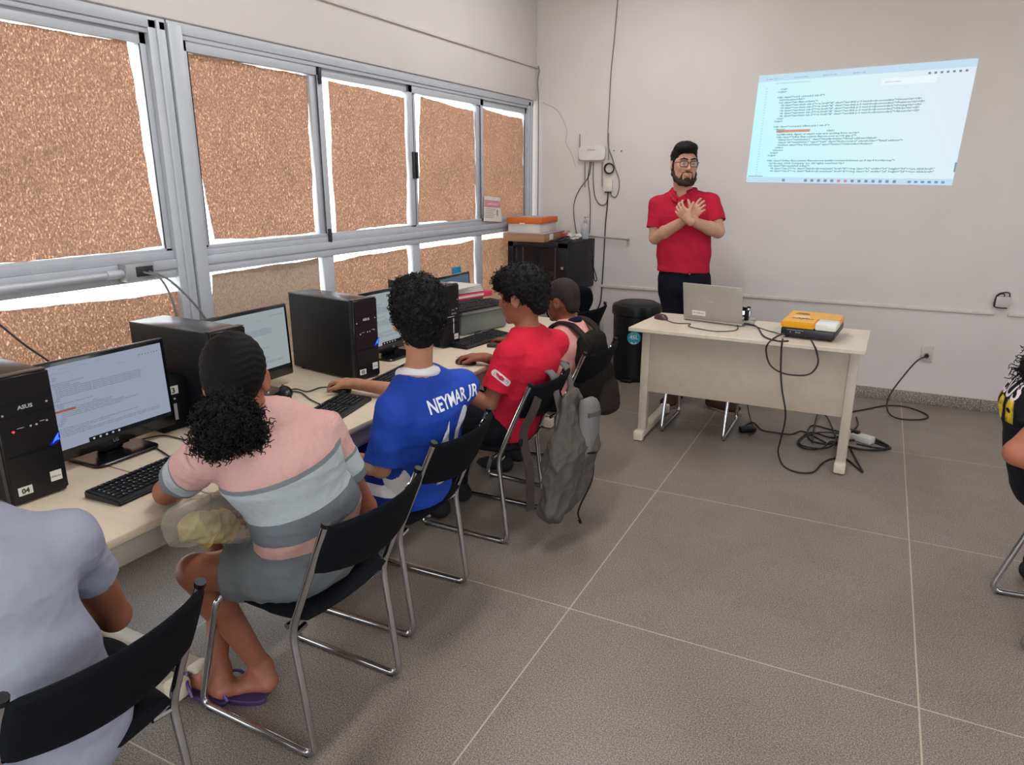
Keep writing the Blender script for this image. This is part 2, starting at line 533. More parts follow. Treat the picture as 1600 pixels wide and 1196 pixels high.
def terrazzo(name, base, joints=True, rough=.36, gs=235):
    m, N, L, b, o = node_mat(name)
    tc = N.new('ShaderNodeTexCoord'); src = tc.outputs['Object']
    def noise(sc, det=2, dist=0):
        n = N.new('ShaderNodeTexNoise'); n.inputs['Scale'].default_value = sc; n.inputs['Detail'].default_value = det
        n.inputs['Distortion'].default_value = dist
        L.new(src, n.inputs['Vector']); return n.outputs['Fac']
    def ramp(x, stops):
        r = N.new('ShaderNodeValToRGB'); e = r.color_ramp.elements
        e[0].position, e[0].color = stops[0][0], lin(stops[0][1]); e[1].position, e[1].color = stops[1][0], lin(stops[1][1])
        for p, c in stops[2:]:
            k = e.new(p); k.color = lin(c)
        L.new(x, r.inputs['Fac']); return r.outputs['Color']
    def mix(a, c, f, mode='MIX'):
        x = N.new('ShaderNodeMix'); x.data_type = 'RGBA'; x.blend_type = mode
        if isinstance(f, (int, float)): x.inputs[0].default_value = f
        else: L.new(f, x.inputs[0])
        for s, q in ((6, a), (7, c)):
            if isinstance(q, tuple): x.inputs[s].default_value = q
            else: L.new(q, x.inputs[s])
        return x.outputs[2]
    col = ramp(noise(gs, 2), [(.36, base[0]), (.45, base[1]), (.55, base[2]), (.66, base[3])])
    big = ramp(noise(1.6, 3), [(.3, 'f2efec'), (.7, 'ffffff')])
    col = mix(col, big, 1., 'MULTIPLY')
    # darker clustered chips
    vo = N.new('ShaderNodeTexVoronoi'); vo.inputs['Scale'].default_value = gs*.85; L.new(src, vo.inputs['Vector'])
    chip = math_node(N, L, 'LESS_THAN', vo.outputs['Distance'], .28)
    patch = math_node(N, L, 'GREATER_THAN', noise(5, 4, .6), .56)
    col = mix(col, lin(base[4]), math_node(N, L, 'MULTIPLY', math_node(N, L, 'MULTIPLY', chip, patch), .6))
    if joints:
        sp = N.new('ShaderNodeSeparateXYZ'); L.new(src, sp.inputs[0])
        def line(x, off, pit):
            a = math_node(N, L, 'ADD', x, -off+pit*50)
            a = math_node(N, L, 'DIVIDE', a, pit)
            a = math_node(N, L, 'FRACT', a)
            a = math_node(N, L, 'SUBTRACT', a, .5)
            a = math_node(N, L, 'ABSOLUTE', a)
            return math_node(N, L, 'GREATER_THAN', a, .5-.0026/pit)
        j = math_node(N, L, 'MAXIMUM', line(sp.outputs['X'], -.902, 1.2), line(sp.outputs['Y'], 2.275, 1.233))
        col = mix(col, lin('b7aa98'), math_node(N, L, 'MULTIPLY', j, .85))
    L.new(col, b.inputs['Base Color'])
    rr = N.new('ShaderNodeMapRange'); L.new(noise(6, 3), rr.inputs[0]); rr.inputs[3].default_value = rough-.06; rr.inputs[4].default_value = rough+.1
    L.new(rr.outputs[0], b.inputs['Roughness'])
    b.inputs['Specular IOR Level'].default_value = .26
    return m
m_floor = terrazzo('polished_terrazzo', ('584f49', '786f67', '857b74', 'a59b94', '38322d'))
m_base = terrazzo('terrazzo_skirting', ('5f5751', '776f68', '8b837b', 'b5aea6', '4b443e'), False, .5, 120)

struct('floor', box2(bmn(), (-3.1, YR-.2, -.12), (XR+.2, YB+.2, 0)), m_floor)
struct('ceiling', box2(bmn(), (-3.1, YR-.2, ZC), (XR+.2, YB+.2, ZC+.12)), m_ceil)
struct('wall_back', box2(bmn(), (-3.1, YB, 0), (XR+.2, YB+.16, ZC)), m_wall)
b = bmn(); box2(b, (XW-.058, YR, 2.262), (XW+.025, YB, ZC), .012); box2(b, (XW-.058, YR, 0), (XW, YB, .30), .006)
struct('wall_left', b, m_lintel)
# unseen right and rear walls; window and doorway openings sized to let daylight in
b = bmn()
box2(b, (XR, YR, 0), (XR+.16, YB, 1.45)); box2(b, (XR, YR, 2.3), (XR+.16, YB, ZC))
for y0, y1 in ((YR, -1.9), (1.2, 2.6), (4.3, YB)): box2(b, (XR, y0, .95), (XR+.16, y1, 2.3))
struct('wall_right', b, m_wall)
b = bmn(); box2(b, (-3.1, YR-.16, 0), (-1.6, YR, ZC)); box2(b, (1.9, YR-.16, 0), (XR+.16, YR, ZC)); box2(b, (-1.6, YR-.16, 2.5), (1.9, YR, ZC))
struct('wall_rear', b, m_wall)
b = bmn()
for k in range(7): box2(b, (-2.8+.9*k, YB-.014, 0), (-2.8+.9*(k+1)-.001, YB, .088), .003)
struct('baseboard_back', b, m_base)
b = bmn()
for k in range(10): box2(b, (XR-.014, -2.6+.85*k, 0), (XR, -2.6+.85*(k+1)-.001, .088), .003)
struct('baseboard_right', b, m_base)

# cable channel on the back wall and thin wiring strip over the window
m_chan = mat('white_plastic_channel', 'c9c3be', .5)
zc0 = .718
b = bmn(); box2(b, (-2.14, YB-.014, zc0-.012), (-.86, YB, zc0+.012), .003); box2(b, (-.858, YB-.014, zc0-.013), (.78, YB, zc0+.011), .003); box2(b, (.86, YB-.014, zc0-.013), (XR, YB, zc0+.011), .003)
struct('trim_1', b, m_chan)
b = bmn(); box2(b, (XW+.025, .2, 2.519), (XW+.040, YB, 2.534), .003)
struct('trim_2', b, mat('painted_channel', 'c4bdb7', .6))
m_cable_g = mat('grey_cable', '6d6a68', .6)
b = bmn(); tube(b, [(XW+.045, YB-.02, 2.54), (XW+.05, YB-.012, 2.5), (XW+.035, YB-.012, 2.42), (XW+.045, YB-.012, 2.3), (XW+.05, YB-.012, 1.9), (XW+.05, YB-.012, 1.3)], .004, 6)
tag(based(obj('wall_wire', b, m_cable_g)), 'thin grey wire running down the corner beside the window end', 'wire')

# ------------------------------------------------------------------ windows
ZT0, ZT1 = 1.192, 1.308
m_glass, N, L, pb, out = node_mat('clear_window_glass')
tr = N.new('ShaderNodeBsdfTransparent'); gl = N.new('ShaderNodeBsdfGlossy'); gl.inputs['Roughness'].default_value = .02
fr = N.new('ShaderNodeFresnel'); fr.inputs['IOR'].default_value = 1.45
ge = N.new('ShaderNodeNewGeometry')
mx = N.new('ShaderNodeMixShader'); L.new(math_node(N, L, 'MULTIPLY', fr.outputs[0], math_node(N, L, 'SUBTRACT', 1., ge.outputs['Backfacing'])), mx.inputs[0]); L.new(tr.outputs[0], mx.inputs[1]); L.new(gl.outputs[0], mx.inputs[2])
L.new(mx.outputs[0], out.inputs['Surface'])
def window(n, y0, y1, mull, lower_mull):
    w = bpy.data.objects.new('window_%d' % n, None); COL.objects.link(w); w.location = (XW, (y0+y1)/2, .3); w['kind'] = 'structure'
    f = bmn()
    xa, xb = XW-.055, XW
    box2(f, (xa, y0, 2.215), (xb+.012, y1, 2.262), .003)          # head track, stepped
    box2(f, (xa, y0, 2.195), (xb+.004, y1, 2.216), .002)
    box2(f, (xa, y0, ZT0), (xb, y1, ZT0+.04), .003); box2(f, (xa, y0, ZT0+.04), (xb+.008, y1, ZT1-.035), .003); box2(f, (xa, y0, ZT1-.035), (xb-.004, y1, ZT1), .003)
    box2(f, (xa, y0, .30), (xb, y1, .36), .003)
    box2(f, (xa, y0, .30), (xb+.02, y0+.07, 2.25), .004); box2(f, (xa, y1-.085, .30), (xb+.012, y1, 2.25), .004)
    box2(f, (xa, y1-.05, .30), (xb+.022, y1-.035, 2.25), .003)
    for y in lower_mull: box2(f, (xa, y-.043, .36), (xb-.006, y+.043, ZT0), .003)
    obj('window_frame', f, m_alu, w, world=True)
    ys = [y0+.07]+list(mull)+[y1-.085]
    for i, (a, c) in enumerate(zip(ys, ys[1:])):
        s = bmn(); xo = -.012 if i % 2 else -.002
        a2 = a-(.045 if i else 0); c2 = c+(.045 if i < len(ys)-2 else 0)
        xs0, xs1 = xa+.005, xb+xo
        top = 2.197
        box2(s, (xs0, a2, top-.045), (xs1, c2, top), .002); box2(s, (xs0, a2, ZT1-.006), (xs1, c2, ZT1+.012), .002)
        wl = .045 if i else .03; wr = .045 if i < len(ys)-2 else .03
        box2(s, (xs0, a2, ZT1), (xs1, a2+wl, top), .002); box2(s, (xs0, c2-wr, ZT1), (xs1, c2, top), .002)
        so = obj('sash', s, m_alu, w, world=True)
        obj('gasket', box2(box2(bmn(), (xs1-.003, a2+wl, ZT1+.012), (xs1+.001, a2+wl+.004, top-.045)), (xs1-.003, c2-wr-.004, ZT1+.012), (xs1+.001, c2-wr, top-.045)), m_dark, so, world=True)
        obj('pane', box2(bmn(), (xa+.012, a2+wl, ZT1), (xa+.016, c2-wr, top-.04)), m_glass, so, world=True)
    ys = [y0+.07]+list(lower_mull)+[y1-.085]
    for i, (a, c) in enumerate(zip(ys, ys[1:])):
        obj('lower_pane', box2(bmn(), (xa+.012, a+.0, .36), (xa+.016, c, ZT0)), m_glass, w, world=True)
    return w
w1 = window(1, -1.6, 2.268, (-.65, .32, 1.29), (-.65, .32, 1.29))
w2 = window(2, 2.275, 5.885, (3.195, 4.09, 4.985), (3.2, 4.085, 4.955))
# dark pull handles and end caps of the sliding sashes
def pull(parent, y, z0, z1, x=.0):
    obj('handle', box2(bmn(), (XW+x-.004, y-.010, z0), (XW+x+.012, y+.010, z1), .004), m_dark, parent, world=True)
for y in (4.073, 4.110): pull(w2, y, 1.62, 1.79)
pull(w2, 3.213, 2.11, 2.19); pull(w2, 3.213, 1.27, 1.345)
# brown paper
def paper_mat(name, base, thru, spark):
    m, N, L, b, o = node_mat(name)
    tc = N.new('ShaderNodeTexCoord'); src = tc.outputs['Object']
    mp = N.new('ShaderNodeMapping'); mp.inputs['Rotation'].default_value = (.7, 0, 0); mp.inputs['Scale'].default_value = (1, 1.7, 1)
    L.new(src, mp.inputs['Vector'])
    def nz(sc, det, vec, dist=0.):
        n = N.new('ShaderNodeTexNoise'); n.inputs['Scale'].default_value = sc; n.inputs['Detail'].default_value = det; n.inputs['Distortion'].default_value = dist
        L.new(vec, n.inputs['Vector']); return n.outputs['Fac']
    fib = nz(95, 3, mp.outputs['Vector'], .8)
    big = nz(4, 3, src)
    r = N.new('ShaderNodeValToRGB'); e = r.color_ramp.elements
    k = spark
    c0 = lin(thru)
    e[0].position = .36; e[0].color = tuple(x*.45 for x in c0[:3])+(1,)
    e[1].position = .56; e[1].color = c0
    for p, f in ((.64, 1.9*k), (.74, 4.2*k)):
        q = e.new(p); q.color = tuple(min(1, x*f*(1, 1.12, 1.15)[i]) for i, x in enumerate(c0[:3]))+(1,)
    L.new(fib, r.inputs['Fac'])
    mm = N.new('ShaderNodeMix'); mm.data_type = 'RGBA'; mm.blend_type = 'MULTIPLY'; mm.inputs[0].default_value = 1
    L.new(r.outputs['Color'], mm.inputs[6])
    L.new(math_node(N, L, 'MULTIPLY_ADD', big, .9, .55), mm.inputs[7])
    t = N.new('ShaderNodeBsdfTranslucent'); L.new(mm.outputs[2], t.inputs['Color'])
    d = N.new('ShaderNodeBsdfDiffuse')
    r2 = N.new('ShaderNodeValToRGB'); c1 = lin(base)
    r2.color_ramp.elements[0].position = .35; r2.color_ramp.elements[0].color = tuple(x*.75 for x in c1[:3])+(1,)
    r2.color_ramp.elements[1].position = .65; r2.color_ramp.elements[1].color = tuple(x*1.15 for x in c1[:3])+(1,)
    L.new(fib, r2.inputs['Fac']); L.new(r2.outputs['Color'], d.inputs['Color'])
    a = N.new('ShaderNodeAddShader'); L.new(t.outputs[0], a.inputs[0]); L.new(d.outputs[0], a.inputs[1])
    L.new(a.outputs[0], o.inputs['Surface'])
    return m
m_paper = paper_mat('brown_kraft_paper', '967666', '473225', 1.35)
m_paper2 = paper_mat('thick_brown_paper', 'a08c7d', '2e251d', .35)
PAP = bpy.data.objects
def paper(label, q, seed, m=m_paper, curl=0., nu=40, nv=40, jag=.0042):
    """q: bottom-near, bottom-far, top-far, top-near as (y,z)"""
    r = random.Random(seed); ph = [r.random()*9 for _ in range(8)]
    def jit(t, k): return jag*(math.sin(t*5+ph[k])+.5*math.sin(t*13+ph[k+1])+.22*math.sin(t*47+ph[k+2]))
    def fn(u, v):
        y = (q[0][0]*(1-u)+q[1][0]*u)*(1-v)+(q[3][0]*(1-u)+q[2][0]*u)*v
        z = (q[0][1]*(1-u)+q[1][1]*u)*(1-v)+(q[3][1]*(1-u)+q[2][1]*u)*v
        y += jit(v, 0)*(1-u)+jit(v+3, 2)*u
        z += jit(u, 1)*(1-v)+jit(u+5, 3)*v
        x = XW-.030+.004*math.sin(u*7+ph[4]+2*v)+.003*math.sin(v*11+ph[5]-3*u)+.0015*math.sin(40*u+ph[6])*math.sin(31*v+ph[7])
        x += curl*max(0, (u-.86)/.14)**2*max(0, (v-.5)*2)
        return (min(x, XW-.018) if not curl else x, y, z)
    o = obj('kraft_paper_sheet', sheet(bmn(), fn, nu, nv), m, angle=0)
    based(o)
    return tag(o, label, 'paper', 'brown paper sheets covering the window')
paper('large brown paper sheet over the upper pane left of the wide window post', [(1.26, 1.318), (2.148, 1.330), (2.105, 2.150), (1.26, 2.150)], 1)
paper('brown paper sheet on the upper pane just right of the wide window post', [(2.425, 1.335), (3.128, 1.325), (3.150, 2.150), (2.370, 2.150)], 2)
paper('brown paper sheet with a wide white gap along its left edge, third upper pane', [(3.305, 1.318), (4.020, 1.330), (4.035, 2.118), (3.318, 2.142)], 3)
paper('brown paper sheet on the upper pane right of the two dark pull handles', [(4.150, 1.328), (4.930, 1.318), (4.940, 2.108), (4.215, 2.140)], 4)
paper('narrowest brown paper sheet on the upper pane next to the back wall corner', [(5.035, 1.312), (5.785, 1.312), (5.76, 2.105), (5.04, 2.140)], 5)
paper('brown paper sheet in the lower pane behind the nearest tower with a white gap above', [(1.29, .66), (2.21, .64), (2.245, 1.118), (1.30, 1.160)], 6, curl=.03)
paper('plain greyish brown paper in the lower pane behind the second monitor', [(2.38, .66), (3.142, .64), (3.135, 1.188), (2.385, 1.172)], 7, m_paper2, jag=.004)
paper('brown paper sheet in the lower pane behind the third monitor and tower', [(3.25, .37), (4.012, .37), (4.008, 1.172), (3.248, 1.150)], 8)
paper('brown paper sheet in the lower pane behind the small bright blue tab', [(4.135, .37), (4.888, .37), (4.900, 1.160), (4.132, 1.150)], 9)
paper('darker orange brown paper in the lower pane beside the black wall cabinet', [(5.005, .37), (5.79, .37), (5.79, 1.150), (5.005, 1.148)], 10)
# off-frame sheets left of the picture that shade the room the same way
paper('brown paper sheet on the upper pane furthest left', [(.36, 1.32), (1.25, 1.32), (1.25, 2.15), (.36, 2.15)], 12, nu=12, nv=12)
paper('brown paper sheet in the lower pane furthest left', [(.36, .68), (1.25, .66), (1.25, 1.15), (.36, 1.15)], 13, nu=12, nv=12)

# leaflet standing on the window ledge, blue tab
t = thing('leaflet', 'pink and white printed leaflet leaning on the window ledge near the corner', 'leaflet', (XW+.02, 5.12, 1.30))
M = Matrix.Translation((XW+.014, 5.135, 1.292)) @ Matrix.Rotation(math.radians(-4), 4, 'X')
fm = Matrix(((0, 0, 1, 0), (1, 0, 0, 0), (0, 1, 0, 0), (0, 0, 0, 1)))
obj('page', prism(bmn(), [(-.145, 0), (.16, 0), (.115, .19), (-.145, .19)], .002, M @ fm), mat('leaflet_paper', 'd9cfc9', .6), t, world=True)
b = bmn(); prism(b, [(-.14, .108), (.128, .108), (.116, .163), (-.14, .163)], .0008, M @ Matrix.Translation((.002, 0, 0)) @ fm)
obj('printed_band', b, mat('leaflet_pink', 'c8828a', .6), t, world=True)
b = bmn(); L_ = M @ Matrix.Translation((.0032, 0, 0)) @ fm
scribble(b, L_ @ Matrix.Translation((-.10, .128, 0)), .19, .018)
obj('band_text', b, mat('leaflet_white', 'eee6e2', .6), t, world=True)
b = bmn()
for i in range(6): prism(b, [(-.125, .092-.013*i), (-.125+.17-.02*(i % 3), .092-.013*i), (-.125+.17-.02*(i % 3), .096-.013*i), (-.125, .096-.013*i)], .0008, M @ Matrix.Translation((.002, 0, 0)) @ fm)
prism(b, [(.075+.016*math.cos(a*.5), .068+.028*math.sin(a*.5)) for a in range(12)], .0008, M @ Matrix.Translation((.002, 0, 0)) @ fm)
obj('printed_lines', b, mat('leaflet_ink', '8d8683', .6), t, world=True)
b = box2(bmn(), (XW-.012, 4.545, .86), (XW+.004, 4.655, .985), .006)
tag(based(obj('blue_tab', b, mat('blue_plastic', '1f86ad', .45))), 'small bright blue plastic tab on the window above the far monitor', 'tab')

# socket box and conduit fixed under the window's cross rail
t = thing('conduit_box', 'grey conduit with an open socket box fixed on the window cross rail', 'conduit', (XW+.03, 1.6, 1.19))
b = bmn(); tube(b, [(XW+.028, -.4, 1.226), (XW+.028, 1.90, 1.240)], .0135, 10); obj('conduit', b, m_alu, t, world=True)
b = bmn(); tube(b, [(XW+.028, 1.42, 1.2373), (XW+.028, 1.50, 1.2376)], .017, 10); tube(b, [(XW+.028, 1.83, 1.2395), (XW+.028, 1.905, 1.240)], .018, 10); obj('coupling', b, m_alu, t, world=True)
b = bmn(); box2(b, (XW+.004, 1.90, 1.205), (XW+.055, 2.035, 1.278), .006); obj('socket_box', b, mat('grey_metal_box', '9b9c9f', .45, .3), t, world=True)
b = bmn(); box2(b, (XW+.052, 1.945, 1.222), (XW+.0575, 2.025, 1.264), .002); obj('socket_opening', b, m_dark, t, world=True)
m_blk = mat('black_cable', '1b1a1d', .55, var=.1)
def cable(label, pts, r=.0035, m=None, n=8, name='cable', cat='cable', group=None, seg=6):
    b = bmn(); tube(b, spline(pts, n), r, seg)
    return tag(based(obj(name, b, m or m_blk, angle=0)), label, cat, group)
cable('grey cable hanging from the window socket box down behind the second tower', [(XW+.058, 1.975, 1.24), (XW+.10, 2.02, 1.21), (XW+.13, 2.045, 1.10), (XW+.14, 2.05, .95)], .005, m_cable_g)
cable('grey cable slanting right from the window socket box behind the second tower', [(XW+.058, 2.0, 1.24), (XW+.10, 2.06, 1.20), (XW+.15, 2.14, 1.08), (XW+.17, 2.20, .95)], .005, m_cable_g)
p = at(0, 508, x=XW+.05); q = at(72, 562, x=XW+.12)
cable('thin black cable slanting down across the brown paper at the left edge', [p+(p-q)*.3, p, (p+q)/2+V((0, 0, -.006)), q, q+(q-p)*.4], .004)

# ------------------------------------------------------------------ light
W = bpy.data.worlds.new('World'); SC.world = W; W.use_nodes = True
nt = W.node_tree; bg = nt.nodes['Background']
tc = nt.nodes.new('ShaderNodeTexCoord'); sp = nt.nodes.new('ShaderNodeSeparateXYZ'); nt.links.new(tc.outputs['Generated'], sp.inputs[0])
rp = nt.nodes.new('ShaderNodeValToRGB'); e = rp.color_ramp.elements
e[0].position = .0; e[0].color = (.62, .60, .54, 1); e[1].position = 1; e[1].color = (.78, .89, 1.0, 1)
k = e.new(.47); k.color = (.70, .72, .66, 1); k = e.new(.55); k.color = (.90, .96, 1, 1)
mr = nt.nodes.new('ShaderNodeMapRange'); mr.inputs[1].default_value = -1; mr.inputs[2].default_value = 1
nt.links.new(sp.outputs['Z'], mr.inputs[0]); nt.links.new(mr.outputs[0], rp.inputs['Fac'])
nt.links.new(rp.outputs['Color'], bg.inputs['Color']); bg.inputs['Strength'].default_value = SKY = 5.0
def area(name, loc, rot, sx, sy, power, col=(1, 1, 1), portal=False):
    l = bpy.data.lights.new(name, 'AREA'); l.shape = 'RECTANGLE'; l.size = sx; l.size_y = sy; l.energy = power; l.color = col
    if portal: l.cycles.is_portal = True
    o = bpy.data.objects.new(name, l); COL.objects.link(o); o.location = loc; o.rotation_euler = rot
    return o
# daylight portals in the unseen window and doorway openings added for daylight
for y0, y1 in ((-1.9, 1.2), (2.6, 4.3)): area('daylight_portal', (XR+.17, (y0+y1)/2, 1.875), (0, PI/2, 0), .85, y1-y0, 1, portal=True)
area('daylight_portal', (.15, YR-.17, 1.25), (-PI/2, 0, 0), 3.5, 2.5, 1, portal=True)
# unseen ceiling tube fittings added to brighten the room
m_lampbody = mat('fill_lamp_housing', 'e4e4e2', .4)
m_lamp = mat('fill_lamp_tube', 'fffaf0', .4, emit=6.)
LAMPW = 26.
for i, (x, y, lab) in enumerate(((-1.15, 2.2, 'near the windows'), (1.3, 1.0, 'over the aisle'), (-1.6, 4.5, 'over the far computers'), (1.3, 4.0, 'over the teacher desk'))):
    t = thing('ceiling_fill_lamp', 'added unseen twin tube fill lamp on the ceiling '+lab, 'lamp', (x, y, ZC), 0, 'added ceiling fill lamps')
    obj('housing', box2(bmn(), (-.12, -.62, -.05), (.12, .62, 0), .008), m_lampbody, t)
    for sx in (-.06, .06): obj('tube', tube(bmn(), [(sx, -.58, -.07), (sx, .58, -.07)], .014, 10), m_lamp, t)
    area('fill_lamp_light', (x, y, ZC-.10), (0, 0, 0), .22, 1.2, (30, 19, 21, 14)[i], (.97, .97, 1.0))
# ================================================================== furniture
m_desk = mat('cream_laminate', 'cdbda7', .42, var=.04, vs=6, stretch=(1, 8, 1))
m_edge = mat('cream_edge_band', 'b9a68d', .5)
m_apron = mat('cream_steel', 'b9af9f', .45); m_front = mat('grey_steel_apron', 'a9a49d', .4, .1)
m_tlam = mat('pale_laminate', 'cdbfad', .42, var=.04, vs=6, stretch=(8, 1, 1))
m_tpanel = mat('pale_panel', 'b9aa98', .5)
m_foot = mat('cream_plastic_cap', 'd2c6b2', .5)
DZ = .745
# the student benches along the window: three tables end to end
def bench(y0, y1, label):
    t = thing('computer_table', label, 'table', (-2.1, (y0+y1)/2, 0), 0, 'computer tables along the window')
    obj('tabletop', box2(bmn(), (-2.66, y0+.002, DZ-.025), (-1.625, y1-.002, DZ), .004), m_desk, t, world=True)
    obj('front_rail', box2(bmn(), (-1.652, y0+.004, DZ-.088), (-1.632, y1-.004, DZ-.0255), .002), m_front, t, world=True)
    obj('rear_rail', box2(bmn(), (-2.6, y0+.02, DZ-.085), (-2.57, y1-.02, DZ-.026), .003), m_apron, t, world=True)
    for y in (y0+.045, y1-.045):
        l = obj('leg', box2(bmn(), (-2.52, y-.025, .05), (-2.38, y+.025, DZ-.026), .006), m_apron, t, world=True)
        obj('foot_bar', box2(bmn(), (-2.58, y-.03, .012), (-1.86, y+.03, .06), .008), m_apron, l, world=True)
        b = bmn(); box2(b, (-1.87, y-.033, .004), (-1.81, y+.033, .066), .012); box2(b, (-2.60, y-.033, .004), (-2.56, y+.033, .066), .012)
        obj('foot_cap', b, m_foot, l, world=True)
    return t
bench(-.30, 1.285, 'cream computer table nearest the camera, under the first tower and keyboard')
bench(1.285, 2.74, 'middle cream computer table in front of the girl and the boy in blue')
bench(2.74, 4.22, 'far cream computer table carrying the printer and the last tower')

# ------------------------------------------------------------------ sled chairs
m_chrome = mat('chrome_tube', 'c3c3c6', .16, 1., var=.03)
m_seat = mat('black_upholstery', '0b0d12', .8, var=.15, vs=30, bump=.25, bs=700, spec=.12)
m_cap = mat('black_plastic', '0c0c0f', .45, var=.1, spec=.3)
def make_chair(label):
    t = thing('sled_chair', label, 'chair', (0, 0, 0), 0, 'black sled chairs with chrome tube frames')
    hw = .20
    for s in (-1, 1):
        p = fillet([(-.105, s*hw, .775), (.050, s*hw, .415), (0, s*hw, .012), (.478, s*hw, .012), (.345, s*hw, .437), (.33, s*.10, .430)], .045, 6)
        fr = obj('side_frame', tube(bmn(), p, .0112, 10), m_chrome, t)
        obj('end_plug', tube(bmn(), [(-.104, s*hw, .773), (-.109, s*hw, .785)], .0125, 10), m_cap, fr)
        b = bmn()
        for x in (.04, .44): box2(b, (x-.012, s*hw-.008, .0), (x+.012, s*hw+.008, .006), .002)
        obj('glide', b, m_cap, fr)
        b = bmn()
        for z in (.742, .655):
            x = -.105+(.775-z)*.43
            M = Matrix.Translation((x-.008, s*hw, z)) @ Matrix.Rotation(-.4, 4, 'Y')
            tt = bmesh.new(); A = [(0, -.013), (-.045, -.013)]+[(-.045-.013*math.sin(a*PI/6), -.013*math.cos(a*PI/6)) for a in range(1, 6)]+[(-.045, .013), (0, .013)]
            # flat tongue lying along the backrest
            fm = Matrix(((0, 0, 1, 0), (-s*-1*1.0, 0, 0, 0), (0, 1, 0, 0), (0, 0, 0, 1)))
            tt.free()
            prism(b, [(q[0]*-1*-1, q[1]) for q in A], .003, M @ Matrix(((0, 0, -1, 0), (s, 0, 0, 0), (0, 1, 0, 0), (0, 0, 0, 1))))
            tube(b, [M @ V((-.0045, -s*.043, 0)), M @ V((-.0015, -s*.043, 0))], .006, 8)
        obj('back_bracket', b, m_chrome, fr)
        b = bmn(); tube(b, [(.048, s*hw, .40), (.052, s*(hw-.055), .405)], .009, 8)
        obj('seat_lug', b, m_chrome, fr)
    b = bmn(); tube(b, [(.335, -hw+.01, .428), (.335, hw-.01, .428)], .0095, 8); tube(b, [(.09, -hw+.02, .405), (.09, hw-.02, .405)], .0095, 8)
    obj('crossbar', b, m_chrome, t)
    def sf(u, v):   # u depth, v width
        x = .195+u*.205; y = v*.197
        z = .452-.012*(1-v*v)*(1-u*u)-.02*max(0, u-.6)**2*4+.012*max(0, -u-.5)
        return (x, y, z-.004*(u < -.2))
    obj('seat', pad(bmn(), sf, .042, 18, 16, .42, 6), m_seat, t)
    def bf(u, v):   # u width, v height
        zc = .700+v*.078-.030*(1-u*u)*(1-v)*.5
        x = -.105+(.775-zc)*.43-.010-.050*(1-u*u)
        return (x, u*.205, zc)
    obj('backrest', pad(bmn(), bf, .024, 20, 10, .12, 10), m_seat, t)
    return t
chair = make_chair('black sled chair nearest the camera, under the person in pale lilac grey')
GC = 'black sled chairs with chrome tube frames'
chair.location = (-1.318, .703, 0); chair.rotation_euler = (0, 0, PI)
copy_tree(chair, (-1.258, 1.440, 0), PI-.02, 'black sled chair under the girl in the striped dress', GC)
copy_tree(chair, (-1.338, 2.040, 0), PI+.03, 'black sled chair under the boy in the blue jersey', GC)
copy_tree(chair, (-1.348, 2.815, 0), PI, 'black sled chair with the grey backpack hung on it', GC)
copy_tree(chair, (-1.338, 3.455, 0), PI-.05, 'black sled chair under the child in pink with the dark backpack', GC)
copy_tree(chair, (-1.80, 4.55, 0), PI-.12, 'empty black sled chair by the wall, left of the bin', GC)
copy_tree(chair, (-.935, 4.895, 0), -PI/2, 'black sled chair pushed under the teacher desk, chrome legs showing', GC)
copy_tree(chair, (1.075, 3.02, 0), PI+.125, 'black sled chair at the right edge under the person in the black hoodie', GC)
# dark swivel chair by the wall
t = thing('swivel_chair', 'dark padded swivel chair back below the wall cabinet', 'chair', (-2.17, 5.02, 0))
def sb(u, v): return (-2.05-.03*(1-u*u)-.10*(1-v)*.5+.03, 5.0+u*.20, .70+v*.14)
M = Matrix.Translation((-2.02, 5.0, 0)) @ Matrix.Rotation(-.7, 4, 'Z') @ Matrix.Translation((2.02, -5.0, 0))
b = pad(bmn(), sb, .07, 14, 12, .75, 5); bmesh.ops.transform(b, matrix=M, verts=b.verts); obj('backrest', b, m_seat, t, world=True)
b = pad(bmn(), lambda u, v: (-2.26+u*.21, 5.05+v*.21, .46), .07, 14, 12, .6, 5); obj('seat', b, m_seat, t, world=True)
b = bmn(); tube(b, fillet([(-2.20, 5.0, .42), (-2.02, 4.97, .43), (-2.02, 4.97, .70)], .05), .014, 8); tube(b, [(-2.26, 5.05, .07), (-2.26, 5.05, .43)], .025, 10); obj('post', b, m_cap, t, world=True)
for k in range(5):
    a = k*2*PI/5+.3; c = V((-2.26, 5.05, 0))
    l = obj('leg', tube(bmn(), [c+V((0, 0, .09)), c+V((.27*math.cos(a), .27*math.sin(a), .065))], [.022, .014], 8), m_cap, t, world=True)
    obj('caster', tube(bmn(), [c+V((.27*math.cos(a)-.015*math.sin(a), .27*math.sin(a)+.015*math.cos(a), .026)), c+V((.27*math.cos(a)+.015*math.sin(a), .27*math.sin(a)-.015*math.cos(a), .026))], .025, 12), m_cap, l, world=True)

